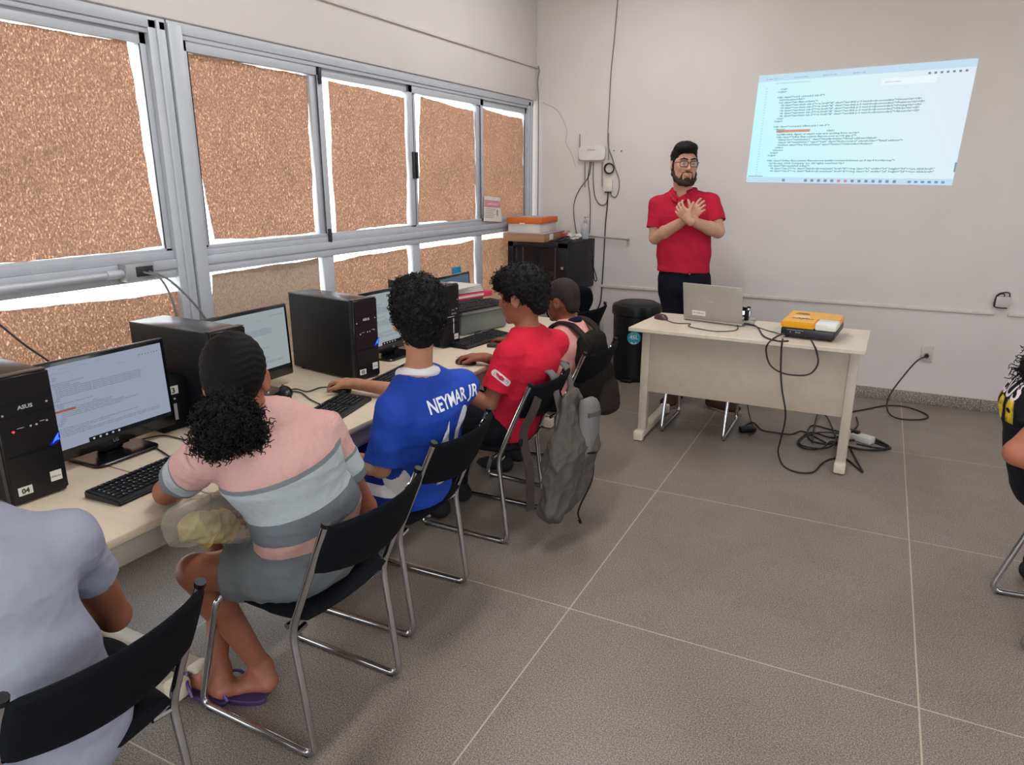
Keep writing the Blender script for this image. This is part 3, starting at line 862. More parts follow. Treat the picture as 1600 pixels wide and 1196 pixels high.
# ------------------------------------------------------------------ teacher desk
t = thing('teacher_desk', 'pale laminate teacher desk with a front panel and T shaped feet', 'desk', (-.64, 4.42, 0))
TD = 4.130
b = bmn(); prism(b, [(-1.305, TD+.012), (.008, TD-.02), (.022, 4.715), (-1.262, 4.728)], .025, Matrix.Translation((0, 0, .722)))
bmesh.ops.bevel(b, geom=b.edges[:], offset=.003, segments=1, affect='EDGES')
obj('tabletop', b, m_tlam, t, world=True)
TZ = .747
obj('front_panel', box2(bmn(), (-1.205, 4.275, .315), (-.062, 4.293, .722), .002), m_tpanel, t, world=True)
for x in (-1.225, -.042):
    l = obj('leg', box2(bmn(), (x-.026, 4.262, .045), (x+.026, 4.322, .722), .006), m_apron, t, world=True)
    b = bmn(); box2(b, (x-.028, 4.225, .014), (x+.028, 4.83, .062), .008); box2(b, (x-.026, 4.42, .66), (x+.026, 4.68, .722), .004)
    obj('foot_bar', b, m_apron, l, world=True)
    b = bmn(); box2(b, (x-.031, 4.188, .003), (x+.031, 4.235, .066), .010); box2(b, (x-.031, 4.82, .003), (x+.031, 4.865, .066), .010)
    obj('foot_cap', b, m_foot, l, world=True)

# laptop
LA = -.20
t = thing('laptop', 'open silver laptop seen from behind on the teacher desk', 'laptop', (-.876, 4.50, TZ), LA)
m_sil = mat('silver_plastic', 'a9a49c', .42, .35, var=.02)
m_key = mat('dark_keys', '2a2a2d', .5)
bs_ = obj('base', box2(bmn(), (-.193, .0, .004), (.193, .25, .019), .004), m_sil, t)
obj('keyboard', box2(bmn(), (-.165, .045, .019), (.165, .15, .0205), .0005), m_key, bs_)
Ml = Matrix.Translation((0, .004, .019)) @ Matrix.Rotation(.20, 4, 'X')
obj('lid', box(bmn(), (0, 0, .115), (.386, .008, .23), .003, Ml), m_sil, t)
obj('screen', box(bmn(), (0, .0045, .118), (.355, .001, .205), 0, Ml), mat('laptop_screen', 'c8d2d8', .4, emit=.6), t)
b = txt(bmn(), 'acer', .018, Ml @ Matrix.Translation((0, -.0045, .118)) @ Matrix.Rotation(PI/2, 4, 'X'), 'CENTER')
obj('lid_lettering', b, mat('lettering_grey', 'c9c5bf', .4), t)
st = obj('asset_sticker', box(bmn(), (-.088, -.0045, .038), (.088, .001, .032), 0, Ml), mat('white_sticker', 'dcd9d4', .6), t)
b = scribble(bmn(), Ml @ Matrix.Translation((-.124, -.0053, .036)) @ Matrix.Rotation(PI/2, 4, 'X'), .072, .012)
obj('sticker_text', b, mat('ink', '2a2a30', .6), st)

# mice
m_mouse = mat('black_mouse_plastic', '17171a', .3, var=.05)
def mouse(label, p, rz, col=m_mouse):
    t = thing('computer_mouse', label, 'mouse', p, rz, 'computer mice')
    b = bmn(); tt = bmesh.new(); bmesh.ops.create_uvsphere(tt, u_segments=20, v_segments=12, radius=1)
    for v in tt.verts: v.co = V((v.co.x*.055, v.co.y*.031*(1-.12*v.co.x), max(v.co.z, -.25)*.028+.007))
    put(b, tt); obj('shell', b, col, t)
    obj('wheel', tube(bmn(), [(.028, -.004, .0275), (.028, .004, .0275)], .008, 12), mat('grey_rubber', '5a5a5e', .6), t)
    obj('button_seam', box2(bmn(), (.012, -.0006, .030), (.05, .0006, .0315)), m_cap, t)
    return t
mouse('dark red and grey mouse on the left end of the teacher desk', at(1033, 499, z=TZ), -.5, mat('dark_red_mouse', '43242a', .35))
mouse('black mouse under the right hand of the boy in blue', V((-1.972, 2.268, DZ)), PI-.1)
mouse('black mouse under the right hand of the boy in red', V((-1.735, 2.915, DZ)), PI+.2)
mouse('black mouse with a coiled lead beyond the seated girl', at(445, 616, z=DZ), PI-.6)

# projector
t = thing('projector', 'yellow, white and black projector on the right end of the teacher desk', 'projector', (-.283, 4.40, TZ+.004), -.10); t.rotation_euler = (.055, 0, -.10); t.scale = (1, 1, 1.16)
m_yel = mat('yellow_gloss', 'e0a01c', .3, var=.03); m_pblk = mat('projector_black', '18191d', .4)
b = box2(bmn(), (-.143, -.150, .014), (.143, .150, .056), .008); obj('body', b, m_pblk, t)
ycol = [(-.147, -.151), (.035, -.151), (.035, -.03), (.147, -.02), (.147, .125), (.10, .153), (-.147, .153)]
b = prism(bmn(), ycol, .030, Matrix.Translation((0, 0, .0565))); bmesh.ops.bevel(b, geom=b.edges[:], offset=.006, segments=2, affect='EDGES'); obj('yellow_cover', b, m_yel, t)
b = box2(bmn(), (.036, -.155, .0555), (.149, -.022, .0885), .010); obj('white_corner', b, mat('warm_white_gloss', 'd9d9d2', .3), t)
b = lathe(bmn(), [(.032, 0), (.032, .03), (.026, .03), (.022, .012), (0, .012)], 20, (0, 0, 0), Matrix.Translation((-.06, .145, .046)) @ Matrix.Rotation(-PI/2, 4, 'X')); obj('lens', b, m_pblk, t)
b = bmn()
for i in range(7): box2(b, (-.105+.017*i, -.052, .0865), (-.092+.017*i, -.046, .0875))
for i in range(3): box2(b, (-.078+.022*i, -.036, .0865), (-.064+.022*i, -.031, .0875))
box2(b, (-.06, -.066, .0865), (-.05, -.061, .0875))
prism(b, [(-.10+.036*math.cos(a*PI/8)+.0, .075+.016*math.sin(a*PI/8)) for a in range(9)], .001, Matrix.Translation((.03, 0, .0865)))
box2(b, (-.11, .058, .0865), (-.035, .061, .0875))
obj('buttons', b, mat('dark_brown_print', '3b2410', .5), t)
st = obj('asset_sticker', box2(bmn(), (-.105, -.015, .0866), (-.02, .015, .0874)), MATS['white_sticker'], t)
obj('sticker_text', scribble(bmn(), Matrix.Translation((-.10, -.004, .0877)), .072, .011), MATS['ink'], st)
b = bmn()
for x in (-.09, -.06, -.05, -.04): tube(b, [(x, -.1505, .036), (x, -.153, .036)], .004, 8)
box2(b, (-.11, -.1515, .045), (-.02, -.150, .048)); obj('port', b, mat('port_grey', '8f9094', .4, .3), t)
for x, y in ((-.115, -.11), (.115, -.11), (-.1, .12), (.1, .12)): obj('foot', tube(bmn(), [(x, y, 0), (x, y, .016)], .011, 10), m_pblk, t)

# ------------------------------------------------------------------ wall cabinet and what lies on it
t = thing('network_cabinet', 'black wall mounted cabinet with a smoked glass door in the corner', 'cabinet', (-2.45, 5.62, .715))
m_rack = mat('black_powder_coat', '0f0f13', .5, var=.08, spec=.3); m_rackin = mat('cabinet_inside', '0d0c0e', .7)
RX0, RX1, RY0, RZ0, RZ1 = -2.74, -2.205, 5.315, .715, 1.125
b = bmn(); box2(b, (RX0, RY0+.02, RZ1-.012), (RX1, YB-.003, RZ1), .003); box2(b, (RX0, RY0+.02, RZ0), (RX1, YB-.003, RZ0+.012), .003)
box2(b, (RX0, RY0+.02, RZ0), (RX0+.012, YB-.003, RZ1), .003); box2(b, (RX1-.012, RY0+.02, RZ0), (RX1, YB-.003, RZ1), .003); box2(b, (RX0, YB-.02, RZ0), (RX1, YB-.003, RZ1), .003)
obj('casing', b, m_rack, t, world=True)
b = bmn()
for i in range(10):
    for y in (5.55, 5.68): box2(b, (RX1-.001, y, .80+.025*i), (RX1+.0012, y+.05, .807+.025*i))
obj('vent_slot', b, m_rackin, t, world=True)
b = bmn(); box2(b, (RX0, RY0, RZ0), (RX1, RY0+.02, RZ0+.04), .003); box2(b, (RX0, RY0, RZ1-.04), (RX1, RY0+.02, RZ1), .003); box2(b, (RX0, RY0, RZ0), (RX0+.05, RY0+.02, RZ1), .003); box2(b, (RX1-.085, RY0, RZ0), (RX1, RY0+.02, RZ1), .003)
d = obj('door', b, m_rack, t, world=True)
sg = mat('smoked_glass', '2a2428', .08, alpha=.35, spec=.6)
obj('door_glass', box2(bmn(), (RX0+.05, RY0+.008, RZ0+.04), (RX1-.085, RY0+.013, RZ1-.04)), sg, d, world=True)
b = bmn(); tube(b, [(RX1-.042, RY0-.008, .93), (RX1-.042, RY0+.002, .93)], .013, 14); obj('lock', b, m_chrome, d, world=True)
b = bmn(); box2(b, (RX0+.09, RY0+.09, RZ0+.05), (RX0+.10, RY0+.11, RZ1-.05)); box2(b, (RX1-.15, RY0+.09, RZ0+.05), (RX1-.14, RY0+.11, RZ1-.05)); obj('rail', b, m_chrome, t, world=True)
b = bmn(); box2(b, (RX0+.06, RY0+.12, .84), (RX1-.06, RY0+.40, .885), .003); obj('switch_unit', b, m_rack, t, world=True)
b = bmn()
for k in range(6): tube(b, spline([(RX0+.12+.05*k, RY0+.11, .86), (RX0+.13+.05*k, RY0+.07, .82+.02*(k % 3)), (RX0+.16+.04*k, RY0+.06, .84), (RX0+.2+.03*k, RY0+.09, .78)], 6), .003, 5)
obj('patch_lead', b, m_cable_g, t, world=True)
m_card = mat('brown_cardboard', '9b7757', .8, var=.06)
Z1 = RZ1
t = thing('cardboard_box', 'flat brown cardboard box lying on the black wall cabinet', 'box', (-2.60, 5.56, Z1), .05)
obj('body', box2(bmn(), (-.19, -.255, .001), (.175, .235, .064), .003), m_card, t)
obj('flap', box2(bmn(), (-.19, -.258, .064), (.178, .238, .069), .001), mat('cardboard_lilac', 'a9939a', .8), t)
obj('white_label', box2(bmn(), (.175, -.13, .012), (.1765, -.05, .060)), MATS['white_sticker'], t)
t = thing('storage_box', 'white archive box with an orange lid on top of the cardboard box', 'box', (-2.595, 5.53, Z1+.069), .05)
obj('body', box2(bmn(), (-.155, -.20, .0005), (.125, .17, .105), .003), mat('white_card', 'cdc6c0', .7), t)
b = box2(bmn(), (-.165, -.21, .075), (.135, .18, .122), .004); obj('lid', b, mat('orange_card', 'c8631f', .6), t)
obj('lid_label', box2(bmn(), (-.05, -.213, .070), (-.005, -.2095, .082)), MATS['white_sticker'], t)
obj('paper_slip', box2(bmn(), (-.12, -.10, .122), (.08, .12, .1245)), mat('pale_blue_paper', 'a9b0b6', .7), t)
t = thing('plastic_bag', 'crumpled red and white plastic packet on the cabinet beside the boxes', 'packet', (-2.34, 5.70, Z1))
r = np.random.RandomState(3)
b = bmn(); tt = bmesh.new(); bmesh.ops.create_icosphere(tt, subdivisions=3, radius=1)
for v in tt.verts:
    k = 1+.25*math.sin(v.co.x*7+v.co.y*5)+.15*math.sin(v.co.z*11+v.co.y*9)
    v.co = V((v.co.x*.075*k, v.co.y*.06*k, (max(v.co.z, -.6)+.6)*.038*k))
put(b, tt); obj('film', b, mat('white_film', 'c6c0bb', .35), t)
b = prism(bmn(), [(-.10, -.03), (-.015, -.075), (.0, .02), (-.085, .06)], .006, Matrix.Translation((-.005, -.02, .066)) @ Matrix.Rotation(-.5, 4, 'Y') @ Matrix.Rotation(.35, 4, 'X')); obj('red_flap', b, mat('red_film', 'b02f35', .4), t)
cable('black power adapter lead bundled on top of the wall cabinet', [(-2.36, 5.40, Z1+.012), (-2.32, 5.46, Z1+.03), (-2.27, 5.42, Z1+.035), (-2.30, 5.38, Z1+.015), (-2.36, 5.45, Z1+.02), (-2.28, 5.50, Z1+.04), (-2.24, 5.42, Z1+.012), (-2.22, 5.44, Z1+.01)], .008)
t = thing('spray_bottle', 'small clear pump bottle on the cabinet against the back wall', 'bottle', (-2.262, 5.83, Z1))
m_clear = mat('clear_plastic', 'c9c9cc', .15, alpha=.45)
obj('bottle', lathe(bmn(), [(.0, 0), (.034, 0), (.036, .01), (.036, .10), (.03, .115), (.013, .128), (.012, .14), (0, .14)], 20), m_clear, t)
obj('liquid', lathe(bmn(), [(0, .003), (.031, .003), (.033, .012), (.033, .085), (0, .085)], 20), mat('grey_blue_gel', 'a3a9b2', .2, alpha=.6), t)
b = lathe(bmn(), [(0, .14), (.014, .14), (.014, .158), (.005, .16), (.005, .176), (.012, .178), (.012, .186), (0, .186)], 14); box2(b, (0, -.005, .178), (.032, .005, .186), .002); obj('pump', b, mat('pump_grey', '9a9a9d', .4), t)
t = thing('wall_rod', 'thin grey metal bar sticking out along the wall from the cabinet', 'bar', (-2.0, YB-.03, 1.13))
b = bmn(); tube(b, [(-2.38, YB-.035, 1.152), (-1.90, YB-.035, 1.126)], .006, 8); obj('rod', b, mat('grey_steel', '8b8884', .4, .5), t, world=True)
b = bmn(); tube(b, [(-1.905, YB-.035, 1.126), (-1.905, YB-.002, 1.126)], .006, 8); tube(b, [(-1.905, YB-.036, 1.126), (-1.885, YB-.036, 1.125)], .011, 8); obj('end_stop', b, MATS['grey_steel'], t, world=True)

# ------------------------------------------------------------------ router, power box, wires on the back wall
def bw(u, v, off=.006): return at(u, v, y=YB-off)
t = thing('wifi_router', 'white wall mounted router with grey antennas', 'router', bw(927, 240, .02))
p = bw(927, 239.5, 0); w = (bw(947.5, 240, 0)-bw(906.5, 240, 0)).length; h = .118
fm = Matrix(((1, 0, 0, 0), (0, 0, 1, 0), (0, 1, 0, 0), (0, 0, 0, 1)))
b = prism(bmn(), rrect(w, h, .03, 6), .032, Matrix.Translation((p.x, YB-.040, p.z)) @ fm); bmesh.ops.bevel(b, geom=[e for e in b.edges], offset=.004, segments=2, affect='EDGES')
obj('case', b, mat('router_white', 'cfcbca', .4), t, world=True)
b = scribble(bmn(), Matrix.Translation((p.x-.045, YB-.0412, p.z+.02)) @ Matrix.Rotation(PI/2, 4, 'X'), .08, .016); obj('case_lettering', b, mat('lettering_dark', '4a4a4e', .5), t, world=True)
m_ant = mat('antenna_grey', '77757a', .5)
for u, va, vb_ in ((906, 210, 250), (951, 208, 250), (914, 253, 293), (941, 253, 293)):
    a, c = bw(u, va, .03), bw(u, vb_, .03)
    if va > 250: a, c = c, a
    obj('antenna', tube(bmn(), [a, c], [.0045, .006], 8), m_ant, t, world=True)
t = thing('power_injector', 'small cream box on the wall below and right of the router', 'power box', bw(951.5, 291, .01))
p = bw(951.5, 290.5, 0)
obj('case', box2(bmn(), (p.x-.036, YB-.030, p.z-.046), (p.x+.036, YB-.001, p.z+.046), .005), mat('cream_plastic', 'cfc8be', .5), t, world=True)
b = bmn()
for dx in (-.02, 0, .02): box2(b, (p.x+dx-.006, YB-.024, p.z-.058), (p.x+dx+.006, YB-.010, p.z-.045), .001)
obj('plug', b, m_blk, t, world=True)
def wcable(label, px_, r=.0035, m=None, off=.008, **k):
    return cable(label, [bw(u, v, off) for u, v in px_], r, m, **k)
wcable('long dark cable dropping from the ceiling beside the router', [(967, -60), (965, 0), (960, 60), (955, 110), (952, 165), (950, 205), (950.5, 228), (957, 248), (961, 262), (967, 280), (967, 296), (962, 308), (955, 305), (954, 300)], .0045, m_cable_g, 0.006)
wcable('dark cable from the cream wall box down to the black plug adapter', [(950, 301), (949, 320), (946, 350), (944, 390), (941, 440), (938, 472), (930, 490), (926, 500), (925.5, 512)], .0055)
wcable('black cable looping from the router to the cream wall box', [(927, 253), (927, 285), (930, 308), (938, 320), (947, 318), (950, 304)], .0035)
wcable('black cable curving from the router down behind the boxes', [(924, 253), (920, 275), (905, 297), (897, 318), (897, 340), (901, 366)], .0035)
wcable('black cable dropping straight from the router to the wall bar', [(922, 253), (919, 280), (922, 310), (922, 345), (921, 364)], .0035)
cable('black cable hanging in a loop beside the wall cabinet', [V((RX1+.012, 5.80, 1.07)), V((RX1+.022, 5.82, .98)), V((RX1+.03, 5.84, .88)), V((RX1+.05, 5.86, .80)), V((RX1+.05, 5.86, .765)), V((RX1+.03, 5.86, .78)), V((RX1+.025, 5.84, .88)), V((RX1+.012, 5.83, .95))], .0045)
p = bw(952, 263.5, .012)
b = bmn()
for k in range(3): tube(b, [p+V((math.cos(a*PI/14)*(.037+.003*k), -.004*k, math.sin(a*PI/14)*(.037+.003*k))) for a in range(28)], .004, 6, closed=True)
tag(based(obj('cable_coil', b, m_blk)), 'round black coil of cable hung on the wall right of the router', 'cable coil')
for (u, v), s_ in (((959.5, 235.5), 'nearer the router'), ((971, 236), 'further from the router')):
    p = bw(u, v, .002); tag(based(obj('screw', tube(bmn(), [p, p+V((0, -.004, 0))], .005, 8), m_cap)), 'small dark screw in the wall right of the router, the one '+s_, 'screw', 'screws beside the router')
wcable('faint hairline wire trailing on the wall left of the router', [(848, 160), (870, 172), (881, 190), (886, 205), (884, 222), (893, 240), (900, 262)], .0012, mat('hair_wire', '9a928c', .6), .002)
m_plate = mat('white_wall_plate', 'b9b2ad', .45)
def outlet(name, label, u, v, w, h, dark=False):
    p = bw(u, v, 0)
    t = thing(name, label, 'socket', (p.x, YB, p.z-h/2))
    obj('plate', box2(bmn(), (p.x-w/2, YB-.010, p.z-h/2), (p.x+w/2, YB-.0005, p.z+h/2), .003), m_plate, t, world=True)
    b = bmn(); tube(b, [(p.x, YB-.0125, p.z-.01), (p.x, YB-.009, p.z-.01)], .019, 6); obj('socket_insert', b, mat('socket_grey', '8f8a86', .5), t, world=True)
    return p, t
p, t = outlet('wall_socket', 'white wall socket at the right with a black cable plugged in', 1448, 553, .078, .118)
b = bmn(); tube(b, [(p.x, YB-.04, p.z-.012), (p.x, YB-.011, p.z-.01)], .014, 10)
plug1 = V((p.x, YB-.04, p.z-.013))
tag(based(obj('plug', b, m_blk)), 'black plug pushed into the wall socket on the right', 'plug')
p, t = outlet('wall_socket', 'wall socket near the bin with a black adapter block', 936, 508.5, .085, .12)
t = thing('power_adapter', 'black block adapter plugged in the socket left of the bin', 'adapter', (p.x-.03, YB-.04, p.z-.04))
obj('block', box2(bmn(), (p.x-.065, YB-.062, p.z-.038), (p.x+.012, YB-.0125, p.z+.042), .006), m_cap, t, world=True)
cable('thin black wire from the adapter block down behind the chair', [(p.x-.03, YB-.05, p.z-.04), (p.x-.05, YB-.04, p.z-.10), (p.x-.12, YB-.03, p.z-.16), (p.x-.16, YB-.03, p.z-.22)], .004)
p = bw(1566, 471.5, 0)
t = thing('wall_box', 'small white junction box on the cable channel with a looped black lead', 'junction box', (p.x, YB, p.z-.04))
obj('case', box2(bmn(), (p.x-.040, YB-.030, p.z-.036), (p.x+.040, YB-.0005, p.z+.036), .004), m_plate, t, world=True)
b = bmn(); tube(b, spline([(p.x+.035, YB-.02, p.z+.037), (p.x+.03, YB-.02, p.z+.062), (p.x+.002, YB-.022, p.z+.066), (p.x-.035, YB-.022, p.z+.05), (p.x-.046, YB-.022, p.z+.01), (p.x-.046, YB-.024, p.z-.03), (p.x-.02, YB-.033, p.z-.04), (p.x+.03, YB-.033, p.z-.039)], 6), .0045, 6); tube(b, spline([(p.x+.005, YB-.02, p.z+.037), (p.x+.0, YB-.02, p.z+.055), (p.x-.025, YB-.02, p.z+.05), (p.x-.042, YB-.018, p.z+.02), (p.x-.043, YB-.018, p.z-.03)], 6), .0035, 6)
obj('lead', b, m_blk, t, world=True)

# ------------------------------------------------------------------ bin
bc = V((-1.722, 5.68, 0))
t = thing('waste_bin', 'tall round black plastic bin with a lid and a turquoise round sticker', 'bin', bc)
m_bin = mat('black_bin_plastic', '0c0c0f', .38, var=.05, spec=.35)
obj('body', lathe(bmn(), [(0, 0), (.185, 0), (.192, .02), (.192, .05), (.180, .055), (.185, .3), (.192, .56), (0, .56)], 40), m_bin, t)
obj('lid', lathe(bmn(), [(.196, .545), (.205, .55), (.205, .60), (.198, .625), (.15, .645), (.145, .64), (.10, .648), (0, .655)], 40), m_bin, t)
obj('pedal', box2(bmn(), (-.05, -.225, .01), (.05, -.17, .03), .005), m_bin, t)
ps = at(987, 528, y=5.50); dirn = V((ps.x-bc.x, ps.y-bc.y, 0)); a0 = math.atan2(-1, (ps.x-bc.x)/.19*1.0)
a0 = math.atan2(-math.sqrt(max(.01, .19**2-(ps.x+.02-bc.x)**2)), ps.x+.02-bc.x)
def oncyl(x, z, R): a = a0+x/R; return (R*math.cos(a), R*math.sin(a), z)
def disc(R, r0, cz, m_, name):
    b = bmn(); c = b.verts.new(oncyl(0, cz, R)); ring = []
    rr = [[b.verts.new(oncyl(r0*f*math.cos(k*PI/16), cz+r0*f*math.sin(k*PI/16), R)) for k in range(32)] for f in (.35, .7, 1)]
    for k in range(32):
        b.faces.new((c, rr[0][k], rr[0][(k+1) % 32]))
        for A, B in zip(rr, rr[1:]): b.faces.new((A[k], B[k], B[(k+1) % 32], A[(k+1) % 32]))
    return obj(name, b, m_, t)
zs = ps.z
disc(.1925, .054, zs, mat('turquoise_sticker', '2f93ab', .5), 'round_sticker')
b = txt(bmn(), '45L', .046, Matrix.Identity(4), 'CENTER', bold=.0015)
for v in b.verts: v.co = V(oncyl(v.co.x, zs-.008+v.co.y, .1935))
for k in range(2):
    q = [b.verts.new(oncyl(x, zs+z, .1935)) for x, z in ((-.03+.008*k, .028+.008*k), (.03-.008*k, .028+.008*k), (.03-.008*k, .030+.008*k), (-.03+.008*k, .030+.008*k))]; b.faces.new(q)
q = [b.verts.new(oncyl(x, zs+z, .1935)) for x, z in ((-.026, -.042), (-.012, -.049), (.012, -.049), (.026, -.042), (.022, -.034), (-.022, -.034))]; b.faces.new(q)
obj('sticker_text', b, mat('sticker_white', 'c9dde0', .5), t)

# ------------------------------------------------------------------ projected picture on the wall
c = {k: at(*v, y=YB-.003) for k, v in dict(tl=(1186.5, 118.5), tr=(1529.5, 91), br=(1487.5, 290), bl=(1165.5, 285)).items()}
t = thing('projected_picture', 'bright pale blue projected page of code on the back wall', 'projection', ((c['bl'].x+c['br'].x)/2, YB, c['bl'].z))
def pj(u, v, off=0.):
    p = (c['bl']*(1-u)+c['br']*u)*(1-v)+(c['tl']*(1-u)+c['tr']*u)*v
    return V((p.x, p.y-off, p.z))
m_proj, N, L, pb, out = node_mat('projected_light')
at_ = N.new('ShaderNodeAttribute'); at_.attribute_name = 'u'
rp = N.new('ShaderNodeValToRGB'); e = rp.color_ramp.elements
e[0].position = 0; e[0].color = lin('bdf4fb'); e[1].position = 1; e[1].color = lin('dde6f2'); k = e.new(.55); k.color = lin('d6f0f6')
L.new(at_.outputs['Fac'], rp.inputs['Fac']); L.new(rp.outputs['Color'], pb.inputs['Emission Color']); pb.inputs['Emission Strength'].default_value = .92
pb.inputs['Base Color'].default_value = (.02, .02, .02, 1); pb.inputs['Roughness'].default_value = .9; pb.inputs['Specular IOR Level'].default_value = 0
b = sheet(bmn(), lambda u, v: pj(u, v), 20, 12)
for e_ in b.edges: pass
g = obj('page', b, m_proj, t, world=True)
me = g.data; al = me.attributes.new('u', 'FLOAT', 'POINT')
n_ = len(me.vertices); vals = []
for i in range(21):
    for j in range(13): vals.append((i/20)*.8+(j/12)*.25)
al.data.foreach_set('value', vals[:n_])
def emat(name, col, s=.9):
    m_, N_, L_, b_, o_ = node_mat(name)
    nz_ = N_.new('ShaderNodeTexNoise'); nz_.inputs['Scale'].default_value = 30
    r_ = N_.new('ShaderNodeValToRGB'); q = lin(col)
    r_.color_ramp.elements[0].color = tuple(x*.96 for x in q[:3])+(1,); r_.color_ramp.elements[1].color = q
    L_.new(nz_.outputs['Fac'], r_.inputs['Fac']); L_.new(r_.outputs['Color'], b_.inputs['Emission Color']); b_.inputs['Emission Strength'].default_value = s
    b_.inputs['Base Color'].default_value = (.01, .01, .01, 1); b_.inputs['Specular IOR Level'].default_value = 0
    return m_
CODE = [(3, '</ul>'), (2, '</div>'), (0, ''), (2, '<div class="col-6 col-md-2 mb-3">'), (3, '<h5>Section</h5>'), (3, '<ul class="nav flex-column">')]
for s in ('Home', 'Features', 'Pricing', 'FAQs', 'About'): CODE.append((4, '<li class="nav-item mb-2"><a href="#" class="nav-link p-0 text-body-secondary">%s</a></li>' % s))
CODE += [(3, '</ul>'), (2, '</div>'), (0, ''), (2, '<div class="col-md-5 offset-md-1 mb-3">'), (3, '<form>'), (4, '<h5>                                             </h5>'),
         (4, "<p>Monthly digest of what's new and exciting from us.</p>"), (4, '<div class="d-flex flex-column flex-sm-row w-100 gap-2">'),
         (5, '<label for="newsletter1" class="visually-hidden">Email address</label>'), (5, '<input id="newsletter1" type="text" class="form-control" placeholder="Email address">'),
         (5, '<button class="btn btn-primary" type="button">Subscribe</button>'), (4, '</div>'), (3, '</form>'), (2, '</div>'), (1, '</div>'), (0, ''),
         (1, '<div class="d-flex flex-column flex-sm-row justify-content-between py-4 my-4 border-top">'), (2, '<p>&copy; 2024 Company, Inc. All rights reserved.</p>'), (2, '<ul class="list-unstyled d-flex">'),
         (3, '<li class="ms-3"><a class="link-body-emphasis" href="#"><svg class="bi" width="24" height="24"><use xlink:href="#twitter"/></svg></a></li>'),
         (3, '<li class="ms-3"><a class="link-body-emphasis" href="#"><svg class="bi" width="24" height="24"><use xlink:href="#instagram"/></svg></a></li>')]
def page_text(size=.0222, top=.855, pitch=.0242):
    """the code page in a unit square: every line of writing on it"""
    b = bmn()
    for i, (ind, s) in enumerate(CODE):
        if s: txt(b, s[:118-2*ind], size, Matrix.Translation((.085+.011*ind, top-pitch*i, 0)), sx=.76, res=1, bold=.0007)
    return b
def page_chrome(b):
    for i in range(4): txt(b, ('Bootstrap - footer', 'view-source: footers', 'Exemplos de rodape', 'Laboratorio - aula')[i], .02, Matrix.Translation((.04+.14*i, .955, 0)), sx=.4, res=1)
    txt(b, 'view-source:https://getbootstrap.com/docs/5.3/examples/footers/', .018, Matrix.Translation((.09, .912, 0)), sx=.36, res=1)
    txt(b, 'Subscribe to our newsletter', .018, Matrix.Translation((.615, .86, 0)), sx=.36, res=1)
    for i in range(34): txt(b, str(201+i), .014, Matrix.Translation((.045, .87-.0242*i, 0)), sx=.4, res=1)
    for i in range(7): box2(b, (.80+.026*i, .905, 0), (.811+.026*i, .922, 0.0001))
    return b
b = page_chrome(page_text())
for v in b.verts: v.co = pj(v.co.x, v.co.y, .0015)
obj('page_text', b, emat('projected_text', '6f93a4', .85), t, world=True)
b = bmn(); quad(b, [pj(*q, .001) for q in ((.125, .470), (.295, .470), (.297, .493), (.127, .493))])
obj('highlight_bar', b, emat('projected_orange', 'd39a80', .9), t, world=True)
b = bmn(); quad(b, [pj(*q, .0008) for q in ((0, 0), (1, 0), (1, .052), (0, .052))]); quad(b, [pj(*q, .0008) for q in ((0, .94), (1, .94), (1, 1), (0, 1))])
obj('task_bar', b, emat('projected_bar', 'c5e0f2', .9), t, world=True)
b = bmn(); quad(b, [pj(*q, .0009) for q in ((.60, .838), (.84, .838), (.84, .895), (.60, .895))]); obj('find_box', b, emat('projected_white', 'e6f3f8', .95), t, world=True)
b = bmn()
for i in range(15): quad(b, [pj(*q, .0012) for q in ((.19+.033*i+.08*(i > 0), .014), (.205+.033*i+.08*(i > 0), .014), (.205+.033*i+.08*(i > 0), .038), (.19+.033*i+.08*(i > 0), .038))])
for i in range(6): quad(b, [pj(*q, .0012) for q in ((.80+.03*i, .016), (.815+.03*i, .016), (.815+.03*i, .034), (.80+.03*i, .034))])
quad(b, [pj(*q, .0012) for q in ((.008, .058), (.085, .058), (.085, .064), (.008, .064))])
quad(b, [pj(*q, .0012) for q in ((.993, .11), (1.0, .11), (1.0, .19), (.993, .19))])
obj('task_icons', b, emat('projected_icons', '7d98ad', .85), t, world=True)
b = bmn()
for i in (6, 7): quad(b, [pj(*q, .0016) for q in ((.19+.033*i+.08, .014), (.205+.033*i+.08, .014), (.205+.033*i+.08, .038), (.19+.033*i+.08, .038))])
obj('red_icons', b, emat('projected_red', 'd98a8f', .9), t, world=True)
